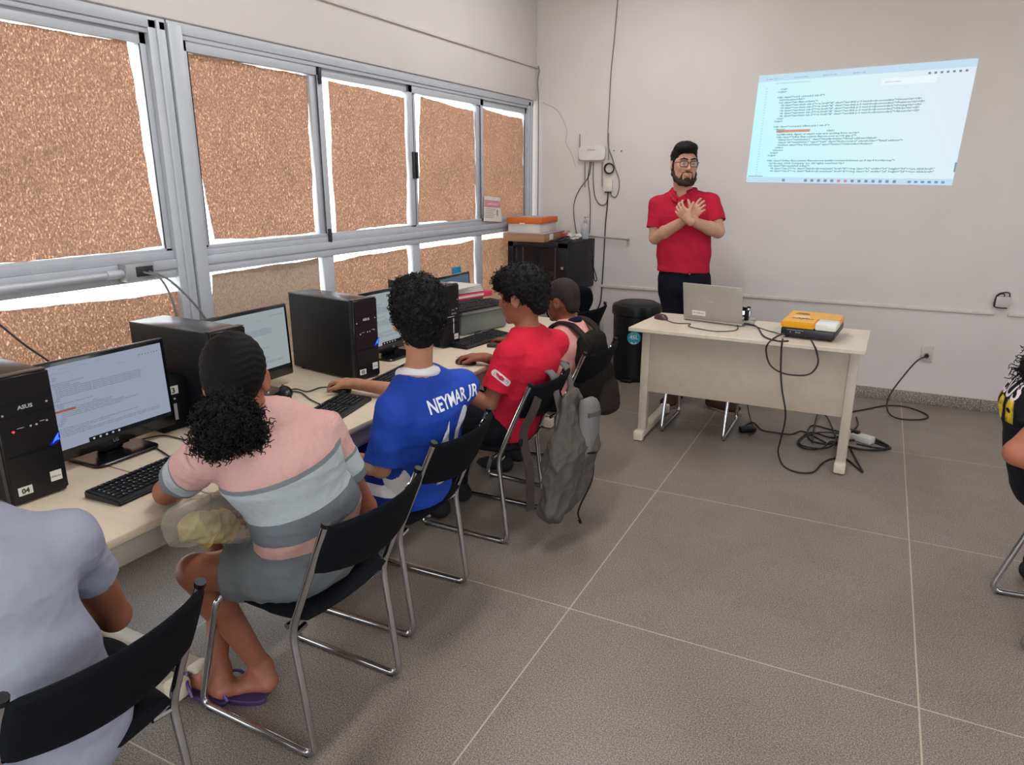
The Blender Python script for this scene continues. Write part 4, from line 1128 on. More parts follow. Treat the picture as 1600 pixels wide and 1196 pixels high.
# ================================================================== computers
m_case = mat('black_case_paint', '0f1116', .48, var=.06, spec=.2); m_gloss = mat('black_gloss_front', '090c12', .36, var=.05, coat=0.)
m_casetop = mat('case_top_painted_sheen', '1b1b1f', .27, var=.06, spec=.6)  # glossy, with the base lightened to paint in a window sheen
m_brownlip = mat('dusty_brown_edge', '4a3a34', .45, var=.1)
m_silver = mat('silver_print', 'b9bcc2', .35, .2); m_white = MATS['white_sticker']
m_blue = mat('blue_led', '2a55ff', .3, emit=2.2); m_red = mat('red_led', 'ff2a3c', .3, emit=2.5)
FX = Matrix(((0, 0, 1, 0), (1, 0, 0, 0), (0, 1, 0, 0), (0, 0, 0, 1)))   # drawing plane -> faces +X
def tower(label, loc, rz, w=.150, h=.362, d=.45, num=None, logo=True, led=True, brown=True):
    t = thing('computer_tower', label, 'computer', loc, rz, 'black computer towers')
    obj('case', box2(bmn(), (-d, -w/2, .008), (-.03, w/2, h-.004), .004), m_case, t)
    obj('top_cover', box2(bmn(), (-d, -w/2, h-.006), (-.028, w/2, h), .002), m_casetop, t)
    f = bmn(); prism(f, [(-w/2-.002, .004), (w/2+.002, .004), (w/2+.002, h+.004), (-w/2-.002, h+.004)], .034, Matrix.Translation((-.034, 0, 0)) @ FX)
    bmesh.ops.bevel(f, geom=f.edges[:], offset=.007, segments=3, affect='EDGES')
    fo = obj('front_panel', f, m_gloss, t)
    if brown: obj('front_edge', box2(bmn(), (-.030, -w/2+.002, h+.0015), (-.004, w/2-.002, h+.0052), .001), m_brownlip, fo)
    b = bmn(); box2(b, (-.001, -w/2+.006, h*.70), (.0015, w/2-.006, h*.705)); box2(b, (-.001, -w/2+.006, h*.80), (.0015, w/2-.006, h*.803))
    prism(b, [(-w/2+.01, h*.395), (w/2-.035, h*.41), (w/2-.02, h*.385), (w/2-.02, h*.375), (-w/2+.01, h*.385)], .002, FX)
    obj('drive_seam', b, m_case, fo)
    if logo:
        b = txt(bmn(), 'ASUS', .0145, Matrix.Translation((.0008, 0, h*.745)) @ FX, 'CENTER', sx=1.15, bold=.0006); obj('lettering', b, m_silver, fo)
    b = bmn()
    for y, z in ((.056, .76), (-.058, .725), (.048, .61), (.02, .60), (.005, .60)): tube(b, [(-.001, y*w/.15, h*z), (.0012, y*w/.15, h*z)], .0030, 10)
    box2(b, (-.0005, -.03, h*.60), (.001, -.012, h*.604)); box2(b, (-.0005, .03, h*.615), (.001, .042, h*.62))
    obj('buttons', b, m_silver, fo)
    if led:
        obj('power_light', tube(bmn(), [(0, -.040*w/.15, h*.585), (.0016, -.040*w/.15, h*.585)], .0032, 10), m_red if led == 2 else m_silver, fo)
        b = prism(bmn(), [(w/2-.035, h*.40), (w/2-.012, h*.405), (w/2-.001, h*.44), (w/2-.001, h*.50), (w/2-.012, h*.47)], .002, FX)
        obj('blue_light', b, mat('blue_plastic_lamp', '0d1f8c', .25, emit=.25), fo)
        b = prism(bmn(), [(w/2-.024, h*.415), (w/2-.006, h*.45), (w/2-.004, h*.49), (w/2-.014, h*.46)], .0026, FX); prism(b, [(w/2-.020, h*.43), (w/2-.004, h*.435), (w/2-.004, h*.445), (w/2-.016, h*.447)], .0028, FX)
        obj('blue_glow', b, m_blue, fo)
    if num:
        s = obj('number_sticker', prism(bmn(), [(-w/2+.018, .028), (-w/2+.055, .028), (-w/2+.055, .052), (-w/2+.018, .052)], .0008, FX), m_white, fo)
        obj('number', txt(bmn(), num, .020, Matrix.Translation((.0012, -w/2+.0365, .033)) @ FX, 'CENTER', bold=.0008), MATS['ink'], s)
    s = obj('maker_sticker', prism(bmn(), [(w/2-.045, .040), (w/2-.014, .040), (w/2-.014, .070), (w/2-.045, .070)], .0008, FX), m_white, fo)
    obj('sticker_print', scribble(bmn(), Matrix.Translation((.0010, w/2-.042, .051)) @ FX, .024, .007), mat('grey_ink', '6a6a70', .5), s)
    b = bmn()
    for x in (-d+.05, -.07):
        for y in (-w/2+.02, w/2-.02): tube(b, [(x, y, 0), (x, y, .01)], .010, 8)
    obj('foot', b, m_cap, t)
    return t
tower('black tower with red light and white number sticker, partly cut off at left edge', (-2.022, 1.046, DZ), -.06, num='04', led=2)
tower('black tower with painted sheen on top behind the girl, front hidden by her head', (-2.000, 1.735, DZ), -.04, num='03')
tower('black tower with blue light and two stickers left of the boy in blue', (-1.985, 2.478, DZ), -.17, w=.140, num='02')
t4 = tower('slim black tower with a silver bar on its front beyond the boy in blue', (-1.985, 3.195, DZ), -.22, w=.125, h=.335, d=.43, logo=False, led=False, brown=False)
b = bmn(); box2(b, (0, .01, .075), (.002, .018, .155), .0008); box2(b, (0, -.03, .165), (.002, .02, .168)); obj('silver_bar', b, m_silver, t4)
b = scribble(bmn(), Matrix.Translation((.001, .0, .178)) @ FX, .035, .012); obj('lettering', b, m_silver, t4)

# screens
def screen_mat(name, col, s):
    return emat(name, col, s)
ms1 = emat('screen_grey_blue', '989fb2', .82); ms2 = emat('screen_grey_green', '9aa3a5', .85); ms4 = emat('screen_dark_blue', '4f6272', .8)
mt1 = emat('screen_text_grey', '717a8d', .8); mor = emat('screen_orange', '9a5a4a', .8); mtb = emat('screen_taskbar', '14171f', .5); mti = emat('screen_icons', 'c9ced8', .7)
m_mon = mat('black_monitor_plastic', '0b0c10', .22, var=.05, coat=.2)
pg = page_chrome(page_text()); PGME = bpy.data.meshes.new('page_text'); pg.to_mesh(PGME); pg.free()
def monitor(label, loc, rz, tilt=.04, z0=.035, w=.458, h=.312, scr=ms1, sticker=None, body=True):
    t = thing('monitor', label, 'monitor', loc, rz, 'black flat monitors')
    st = obj('base', (lambda b: (prism(b, rrect(.185, .225, .03, 5), .012), bmesh.ops.bevel(b, geom=b.edges[:], offset=.003, segments=1, affect='EDGES'), b)[2])(bmn()), m_mon, t)
    obj('neck', box2(box2(bmn(), (-.035, -.04, .012), (.0, .04, z0+.09), .008), (-.02, -.055, z0-.01), (.012, .055, z0+.02), .006), m_mon, t)
    T = Matrix.Translation((.012, 0, z0)) @ Matrix.Rotation(-tilt, 4, 'Y')
    f = bmn(); box2(f, (-.028, -w/2+.02, .03), (-.004, w/2-.02, h-.03), .008, T); box2(f, (-.008, -w/2, 0), (.010, w/2, h), .005, T)
    fo = obj('housing', f, m_mon, t)
    sw, sh = w-.030, h-.052
    P_ = T @ Matrix.Translation((.0103, -sw/2, .037)) @ FX
    so = obj('screen', prism(bmn(), [(0, 0), (sw, 0), (sw, sh), (0, sh)], .0004, P_), scr, fo)
    o = bpy.data.objects.new('screen_text', PGME.copy()); COL.objects.link(o); o.parent = so
    o.data.materials.clear(); o.data.materials.append(mt1)
    o.data.transform(P_ @ Matrix.Translation((0, 0, .0008)) @ Matrix.Diagonal((sw, sh*.93, 1, 1)) @ Matrix.Translation((0, .06, 0)))
    obj('highlight', prism(bmn(), [(.03*sw, .45*sh), (.25*sw, .45*sh), (.25*sw, .475*sh), (.03*sw, .475*sh)], .0010, P_), mor, so)
    obj('screen_taskbar', prism(bmn(), [(.30*sw, 0), (sw, 0), (sw, .055*sh), (.30*sw, .055*sh)], .0009, P_), mtb, so)
    b = bmn()
    for i in range(5): prism(b, [(sw*(.33+.05*i), .018*sh), (sw*(.345+.05*i), .018*sh), (sw*(.345+.05*i), .04*sh), (sw*(.33+.05*i), .04*sh)], .0012, P_)
    obj('screen_icons', b, mti, so)
    obj('lettering', txt(bmn(), 'LG', .016, T @ Matrix.Translation((.0108, 0, .012)) @ FX, 'CENTER'), mat('monitor_letter', '85878d', .4), fo)
    if sticker:
        s = obj('number_sticker', prism(bmn(), [(-w/2+.012, .004), (-w/2+.05, .004), (-w/2+.05, .03), (-w/2+.012, .03)], .0006, T @ Matrix.Translation((.0103, 0, 0)) @ FX), m_white, fo)
        obj('number', txt(bmn(), sticker, .020, T @ Matrix.Translation((.0112, -w/2+.031, .010)) @ FX, 'CENTER', bold=.0008), MATS['ink'], s)
    return t
monitor('monitor with code on a grey screen at left, in front of the girl', (-2.165, 1.362, DZ), 0, sticker='04')
monitor('monitor with a pale screen right behind the head of the girl', (-2.262, 2.052, DZ), 0, w=.448, z0=.045, scr=ms2)
monitor('monitor with a pale screen right behind the head of the boy in blue', (-2.165, 2.885, DZ), -.04, scr=ms2)
monitor('furthest monitor, only a corner showing above the slim tower', (-2.485, 3.995, DZ), 0, z0=.02, h=.248, scr=ms4)

m_kb = mat('black_keyboard_plastic', '0b0c0f', .4, var=.06, spec=.35); m_kk = mat('black_key_caps', '0e0f12', .5, var=.1, spec=.3); m_kl = mat('key_legends', 'a9abb0', .5)
def keyboard(label, loc, rz):
    t = thing('keyboard', label, 'keyboard', loc, rz, 'black keyboards')   # local: front edge +X, length along Y
    b = prism(bmn(), [(-.070, 0), (.072, 0), (.072, .010), (.066, .014), (-.064, .024), (-.070, .021)], .440, Matrix.Translation((0, .22, 0)) @ Matrix(((1, 0, 0, 0), (0, 0, -1, 0), (0, 1, 0, 0), (0, 0, 0, 1))))
    bmesh.ops.bevel(b, geom=b.edges[:], offset=.003, segments=2, affect='EDGES')
    obj('body', b, m_kb, t)
    k, l = bmn(), bmn()
    for r in range(6):
        x = -.052+.0185*r+(.004 if r else 0); z = .0215-(x+.064)*.077
        y = -.205
        n = 0
        while y < .205:
            wd = .0165
            if r == 5 and -.10 < y < .0: wd = .10
            elif n == 0 and r in (2, 3, 4): wd = .026
            if y+wd > .075 and y < .085 and wd < .05: y = .088
            if y+wd > .212: break
            box2(k, (x-.0078, y+.001, z), (x+.0078, y+wd-.001, z+.006), .0012)
            if wd < .03 and (r*7+n*3) % 5: box2(l, (x-.004, y+.004, z+.0061), (x-.0005, y+.0075, z+.0064))
            y += wd+.0016; n += 1
    obj('keys', k, m_kk, t); obj('key_legends', l, m_kl, t)
    return t
keyboard('black keyboard in front of the nearest monitor at left', (-1.862, 1.325, DZ), .06)
keyboard('black keyboard between the girl and the boy in blue', (-1.800, 1.995, DZ), .20)
keyboard('black keyboard under the left hand of the boy in red', (-1.875, 2.590, DZ), .12)
keyboard('black keyboard on the table in front of the printer', (-1.925, 3.40, DZ), -.12)

# small black power box between the nearest monitor and second tower
t = thing('power_box', 'small black upright box with a number sticker beside the nearest monitor', 'power box', (-2.225, 1.622, DZ), -.12)
b = box2(bmn(), (-.10, -.058, 0), (.055, .058, .190), .010); obj('case', b, m_case, t)
s = obj('number_sticker', prism(bmn(), [(-.022, .135), (.018, .135), (.018, .165), (-.022, .165)], .0006, Matrix.Translation((.0552, 0, 0)) @ FX), m_white, t)
obj('number', txt(bmn(), '3', .026, Matrix.Translation((.0562, .0, .140)) @ FX, 'CENTER', bold=.001), MATS['ink'], s)
b = bmn(); tube(b, [(.054, .0, .118), (.0575, .0, .118)], .004, 8); prism(b, [(-.006, .04), (.006, .04), (.006, .10), (-.006, .10)], .0008, Matrix.Translation((.0552, 0, 0)) @ FX); obj('indicator', b, m_silver, t)

# printer, keyboard lying on it, folder and papers
t = thing('printer', 'grey green printer beyond the slim tower', 'printer', (-2.20, 3.68, DZ), -.25)
m_prn = mat('grey_green_plastic', '6f7470', .5, var=.03); m_prn2 = mat('pale_printer_plastic', '8f938f', .5)
b = box2(bmn(), (-.19, -.20, .0), (.18, .20, .125), .02); obj('body', b, m_prn, t)
b = box2(bmn(), (-.02, -.21, .122), (.20, .21, .146), .012); obj('front_shelf', b, m_prn2, t)
b = box2(bmn(), (-.20, -.205, .12), (-.02, .205, .165), .015); obj('rear_cover', b, m_prn, t)
kb = keyboard('short black keyboard resting on top of the printer', (-2.075, 3.60, DZ+.147), -.25)
t = thing('folder', 'bright pink folder lying on the back of the printer', 'folder', (-2.29, 3.72, DZ+.167), -.25)
b = box2(bmn(), (-.11, -.20, 0), (.10, .24, .034), .004); obj('cover', b, mat('pink_folder', 'c2304f', .5), t)
b = bmn(); box2(b, (.1003, -.06, .012), (.1012, .16, .026)); obj('label_strip', b, mat('pale_pink_label', 'd9b9b5', .6), t)
t = thing('paper_stack', 'stack of white paper on the pink folder by the window', 'paper stack', (-2.31, 3.74, DZ+.202), -.2)
for k in range(4):
    b = box((bmn()), (0, 0, .006+.010*k), (.22+.005*k, .31-.01*k, .0085), .001, rz=.08*(k-1.5)); obj('sheets', b, mat('white_paper', 'c4bdb9', .7), t)
obj('dark_sheet', box(bmn(), (.0, .0, .0005), (.24, .33, .001)), m_dark, t)
t = thing('paper_sheet', 'white paper with black leads lying in front of the printer', 'paper', (-2.02, 3.37, DZ+.001), .2)
obj('sheet', box2(bmn(), (-.10, -.10, 0), (.06, .12, .001)), MATS['white_paper'], t)
cable('thin black lead curled on the white paper in front of the printer', [at(u, v, z=DZ+.006) for u, v in ((735, 520), (748, 512), (758, 510), (752, 517), (742, 522), (756, 524))], .003)
t = thing('notebook', 'dark brown flat case lying beside the far keyboard', 'case', at(788, 537, z=DZ), .1)
obj('cover', box2(bmn(), (-.055, -.12, .0005), (.03, .13, .018), .004), mat('dark_brown_leather', '3a2621', .5), t)
# leads on the tables
dz = DZ+.005
def tcable(label, pts, r=.0028): return cable(label, [at(u, v, z=dz) for u, v in pts], r)
tcable('black lead running from the nearest monitor base to its keyboard', [(200, 684), (225, 692), (248, 703), (272, 719)])
tcable('black lead on the table passing behind the hair of the girl', [(186, 690), (215, 688), (255, 681), (300, 690), (335, 692)])
tcable('black mouse lead crossing the table to the mouse of the boy in blue', [(446, 612), (462, 608), (480, 612), (500, 606), (520, 605)])
tcable('black keyboard lead with a small loop beside the seated girl', [(448, 612), (455, 620), (448, 624), (441, 618), (452, 612), (470, 614), (484, 624), (500, 632)])

# ================================================================== floor and desk leads at the front
def fl(u, v, r=.006): return at(u, v, z=r)
cable('thick black cord plugged at right looping on the floor to the power strip', [plug1, at(1432, 565, y=5.80), at(1406, 595, y=5.68), at(1389, 620, y=5.58), at(1386, 638, y=5.50), fl(1392, 649), fl(1408, 655), fl(1436, 656), fl(1450, 652), fl(1442, 645), fl(1415, 636), fl(1385, 634), fl(1352, 640), fl(1322, 645)], .0055)
R_ = .006
cable('coiled black extension cord on the floor under the right end of the desk', [fl(u, v, R_) for u, v in ((1338, 652), (1340, 665), (1325, 676), (1300, 672), (1270, 665), (1262, 676), (1267, 688), (1290, 694), (1320, 690), (1350, 688), (1385, 698), (1390, 702), (1365, 704), (1330, 700), (1300, 690), (1285, 700), (1262, 702), (1247, 694), (1252, 684), (1270, 676), (1300, 684), (1335, 678), (1365, 688), (1392, 700), (1370, 700), (1338, 694))], .0052, n=10)
cable('second black coil of cord lying loosely on the floor by the desk leg', [fl(u, v, .018) for u, v in ((1270, 692), (1272, 668), (1279, 646), (1292, 652), (1303, 676), (1306, 690), (1292, 700), (1268, 700), (1250, 694), (1256, 684), (1280, 676), (1318, 678), (1350, 680), (1380, 692), (1388, 700), (1355, 703), (1325, 698))], .0052, n=10)
b0 = at(1346, 690, z=0)
t = thing('power_strip', 'small white power strip on the floor under the desk right end', 'power strip', (b0.x, b0.y, 0), -.5)
obj('case', box2(bmn(), (-.07, -.035, .001), (.07, .035, .045), .006), mat('strip_white', 'c9c6c2', .45), t)
obj('plug', box2(box2(bmn(), (-.09, -.03, .012), (-.055, .025, .058), .006), (-.05, -.02, .044), (-.02, .015, .062), .005), m_cap, t)
t = thing('power_brick', 'black power brick on the floor beside the chair leg under the desk', 'adapter', fl(1167, 675, 0), .6)
obj('case', box2(bmn(), (-.05, -.028, .001), (.05, .028, .034), .007), m_cap, t)
cable('thin black lead hanging behind the desk down to the power brick', [at(1170, 560, y=4.5), at(1168, 620, y=4.5), fl(1170, 645, .05), fl(1176, 664, .006), fl(1182, 672, .006), fl(1172, 680, .006), fl(1168, 676, .02)], .0035)
cable('black lead from the power brick along the floor to the coiled cord', [fl(1162, 672, .02), fl(1166, 664), fl(1178, 661), fl(1190, 672), fl(1210, 676), fl(1235, 679), fl(1252, 674), fl(1268, 680), fl(1290, 692)], .005)
pf = 4.105
cable('long black projector cord hanging over the desk front onto the floor', [at(1222, 531, z=TZ+.03)+V((0, .03, 0)), at(1222, 536, z=TZ+.008), at(1221, 546, y=pf), at(1220, 580, y=pf), at(1222, 610, y=pf), at(1227, 640, y=pf), at(1226, 662, y=pf+.03), at(1219, 690, y=pf+.07), at(1216, 708, y=pf+.12), fl(1224, 728), fl(1245, 738), fl(1270, 738), fl(1285, 724), fl(1300, 717), fl(1322, 718), fl(1338, 730), fl(1348, 738), fl(1344, 730), fl(1329, 702)], .0052, n=10)
cable('black cord looping under the projector against the desk front', [at(1224, 523, z=TZ+.03)+V((0, .03, 0)), at(1212, 527, z=TZ+.008), at(1201, 536, z=TZ+.006), at(1197, 548, y=pf), at(1203, 570, y=pf), at(1222, 583, y=pf), at(1250, 587, y=pf), at(1268, 583, y=pf), at(1278, 568, y=pf), at(1276, 550, y=pf), at(1271, 538, z=TZ+.012), at(1267, 531, z=TZ+.03)], .0048, n=10)
cable('black video lead from the laptop across the desk to the projector', [at(1157, 505, z=TZ+.012), at(1172, 507, z=TZ+.02), at(1184, 512, z=TZ+.006), at(1194, 526, z=TZ+.006), at(1215, 533, z=TZ+.006), at(1232, 533, z=TZ+.006)], .0045)
cable('thin black lead from the laptop side to the back of the projector', [at(1160, 507, z=TZ+.015), at(1178, 510, z=TZ+.012), at(1200, 517, z=TZ+.006), at(1212, 520, z=TZ+.006), at(1222, 523, z=TZ+.03)], .003)
cable('thin mouse lead running along the teacher desk to the laptop', [at(1040, 500, z=TZ+.006), at(1055, 505, z=TZ+.005), at(1078, 506, z=TZ+.005), at(1076, 510, z=TZ+.005), at(1092, 514, z=TZ+.005), at(1120, 518, z=TZ+.005), at(1150, 516, z=TZ+.005), at(1153, 506, z=TZ+.01), at(1160, 502, z=TZ+.02)], .0028)
t = thing('usb_hub', 'black and silver stick and hub at the right side of the laptop', 'usb hub', at(1167, 506, z=TZ), -.2)
obj('stick', box2(bmn(), (-.018, -.01, .0), (.01, .015, .085), .003), m_cap, t); obj('silver_side', box2(bmn(), (.0102, -.01, .01), (.016, .012, .084), .002), m_chrome, t)
obj('hub', box2(bmn(), (.0, -.03, .001), (.05, .0, .022), .004), mat('hub_silver', 'aaa8a4', .4, .3), t)
# ================================================================== people
from mathutils.bvhtree import BVHTree
def skin(name, col): return mat(name, col, .5, var=.05, vs=25, bump=.05, bs=220, spec=.35)
def cloth(name, col, var=.07, bs=420, bump=.22, vs=10): return mat(name, col, .85, var=var, vs=vs, bump=bump, bs=bs, spec=.15, sheen=.0)
def hairm(name, col): return mat(name, col, .65, var=.35, vs=120, bump=.5, bs=160, spec=.18)
m_hair = hairm('black_hair', '0e0b0d'); m_hair2 = hairm('soft_black_hair', '110e10'); m_hairs = hairm('cropped_hair', '2a221f')
m_eye = mat('eye_white', 'b5aaa2', .25, var=.02); m_iris = mat('dark_iris', '1d120d', .15)
Pv = lambda v: np.array(v, float)
def atn(*a, **k): return np.array(at(*a, **k))
def mid(a, b, t=.5): return np.array(a)*(1-t)+np.array(b)*t
def trunk(chain, Lh, Ls):
    """chain: [(point, half width, half depth)] from pelvis to shoulders"""
    P = []; n = len(chain)
    for i in range(n-1):
        (a, wa, da), (b, wb, db) = chain[i], chain[i+1]
        L_ = nrm(np.array(Lh)*(1-(i+.5)/(n-1))+np.array(Ls)*((i+.5)/(n-1)))
        q = (da/wa+db/wb)/2
        P.append(C(a, b, da, db, .03, L_, q))
    return P
def limb(pts, rad, k=.02):
    return [C(a, b, r0, r1, k) for a, b, r0, r1 in zip(pts, pts[1:], rad, rad[1:])]
def armchain(sh, el, wr, s=1., fat=1.):
    sh, el, wr = map(Pv, (sh, el, wr))
    m1 = mid(sh, el, .45); m2 = mid(el, wr, .3)
    return limb([sh, m1, el, m2, wr], [.047*s*fat, .043*s*fat, .036*s*fat, .038*s*fat, .025*s], .015)
def legchain(hp, kn, an, s=1.):
    hp, kn, an = map(Pv, (hp, kn, an)); m2 = mid(kn, an, .3)
    return limb([hp, mid(hp, kn, .5), kn, m2, an], [.082*s, .070*s, .050*s, .052*s, .033*s], .03)
def footp(an, heel, toe, s=1., k=.012, toes=False):
    an, heel, toe = map(Pv, (an, heel, toe)); d = nrm(toe-heel); L_ = np.cross(d, A3(0, 0, 1))
    ball = heel+(toe-heel)*.68
    P = [C(an, heel+A3(0, 0, .012*s), .034*s, .030*s, .02), C(heel+A3(0, 0, .004), ball+A3(0, 0, -.002*s), .027*s, .019*s, .02, L_, .66), C(an+A3(0, 0, -.015), ball, .030*s, .016*s, .03, L_, .7)]
    P.append(C(ball, mid(ball, toe, .55), .017*s, .012*s, .012, L_, .42))
    if toes:
        for i, o in enumerate((-.03, -.014, 0, .013, .025)):
            b0 = ball+L_*o*s*1.0+d*.01; P.append(C(b0, b0+d*(.062-.006*abs(i-0))*s, .010*s, .0085*s if i else .0115*s, .004))
    return P
def sleeve(sh, el, frac, r0, r1, k=.02):
    sh, el = Pv(sh), Pv(el); c = sh+(el-sh)*frac; d = nrm(el-sh)
    return C(sh, sh+(el-sh)*(frac+.1), r0, r1, k, clip=[(c, d)])
def fold_fn(amp, sc, seed, dirv=(.3, .2, 1)): return lambda v: folds(v, amp, sc, seed, dirv)
def curly(amp, sc):
    def f(p):
        a = np.sin(p[:, 0]*sc+2*np.sin(p[:, 1]*sc*.6))*np.sin(p[:, 1]*sc*1.1+2*np.sin(p[:, 2]*sc*.5))*np.sin(p[:, 2]*sc*.95+2*np.sin(p[:, 0]*sc*.55))
        b = np.sin(p[:, 0]*sc*2.1+1)*np.sin(p[:, 1]*sc*2.3+.5)*np.sin(p[:, 2]*sc*2.2)
        return amp*(a+.5*b)
    return f
def curls(bm, spots, seed=0, r=.006, tr=.0022, ln=(.02, .035), turns=2.2, seg=4, droop=.3):
    """many little corkscrew locks; spots = [(point, direction)]"""
    rr = random.Random(seed)
    for p, d in spots:
        p = V(p); d = V(d).normalized()
        d = (d+V((rr.uniform(-.5, .5), rr.uniform(-.5, .5), rr.uniform(-.5, .5)-droop))).normalized()
        x = d.orthogonal().normalized(); y = d.cross(x); l = rr.uniform(*ln); ph = rr.random()*6.3; q = r*rr.uniform(.7, 1.3)
        n = 13
        tube(bm, [p+d*l*i/n+(x*math.cos(ph+turns*6.28*i/n)+y*math.sin(ph+turns*6.28*i/n))*q*(.6+.5*i/n) for i in range(n+1)], [tr*(1-.5*i/n) for i in range(n+1)], seg)
def surface_spots(o, n, seed, keep=lambda p, nn: True, sink=.003):
    r = random.Random(seed); me = o.data; off = o.parent.matrix_basis.translation if o.parent else V((0, 0, 0))
    if o.parent and o.parent.parent: off = off+o.parent.parent.matrix_basis.translation
    out = []
    for _ in range(n*6):
        v = me.vertices[r.randrange(len(me.vertices))]
        p = v.co+off
        if keep(p, v.normal): out.append((p-v.normal*sink, v.normal.copy()))
        if len(out) >= n: break
    return out
def decal(bm, o, M, depth=.3, off=.0022, cuts=2):
    """press flat lettering onto a garment; M places its plane in the room, facing the cloth along -Z of M"""
    off0 = V((0, 0, 0)); p = o.parent
    while p is not None: off0 += p.matrix_basis.translation; p = p.parent
    bvh = BVHTree.FromPolygons([v.co+off0 for v in o.data.vertices], [tuple(f.vertices) for f in o.data.polygons])
    bmesh.ops.triangulate(bm, faces=bm.faces[:])
    for _ in range(cuts): bmesh.ops.subdivide_edges(bm, edges=[e for e in bm.edges if e.calc_length() > .006], cuts=1)
    z = (M.to_3x3() @ V((0, 0, 1))).normalized(); dead = []
    for v in bm.verts:
        q = M @ v.co
        h = bvh.ray_cast(q+z*.0, -z, depth)
        if h[0] is None: dead.append(v); v.co = q
        else: v.co = h[0]+z*off
    bmesh.ops.delete(bm, geom=dead, context='VERTS')
    return bm
def eyes(par, g, B, s=1.):
    for q in (1, -1):
        b = bmn(); t = bmesh.new(); bmesh.ops.create_uvsphere(t, u_segments=14, v_segments=10, radius=.0115*s)
        bmesh.ops.scale(t, vec=(1, 1, .62), verts=t.verts); bmesh.ops.translate(t, vec=V(g(.031*q, .0795, .002)), verts=t.verts); put(b, t)
        e = obj('eye', b, m_eye, par, world=True)
        b = bmn(); c0 = V(g(.031*q, .0795+.0098, .002)); f = V(B[1])
        tube(b, [c0, c0+f*.0022*s], .0056*s, 12); obj('iris', b, m_iris, e, world=True)
def collar(T, c, F, r, th, m_, name='collar'):
    R = nrm(np.cross(F, A3(0, 0, 1)))
    ps = [c+r*(math.cos(a)*F+math.sin(a)*R) for a in np.linspace(0, 2*PI, 28)]
    flesh(name, [C(a, b_, th, th, .004) for a, b_ in zip(ps, ps[1:])], m_, T, .004, 2)
def strip(bm, pts, w, th, up):
    """flat strap along pts with width w and thickness th; up(i)->normal"""
    P = [V(p) for p in pts]; n = len(P); rows = []
    for i in range(n):
        t = (P[min(i+1, n-1)]-P[max(i-1, 0)]).normalized(); nn = V(up(i)); nn = (nn-t*nn.dot(t)).normalized(); s_ = t.cross(nn)
        rows.append([bm.verts.new(P[i]+s_*w/2*a+nn*th/2*c) for a, c in ((-1, -1), (1, -1), (1, 1), (-1, 1))])
    for A, B_ in zip(rows, rows[1:]):
        for k in range(4): bm.faces.new((A[k], A[(k+1) % 4], B_[(k+1) % 4], B_[k]))
    bm.faces.new(rows[0][::-1]); bm.faces.new(rows[-1])
    return bm

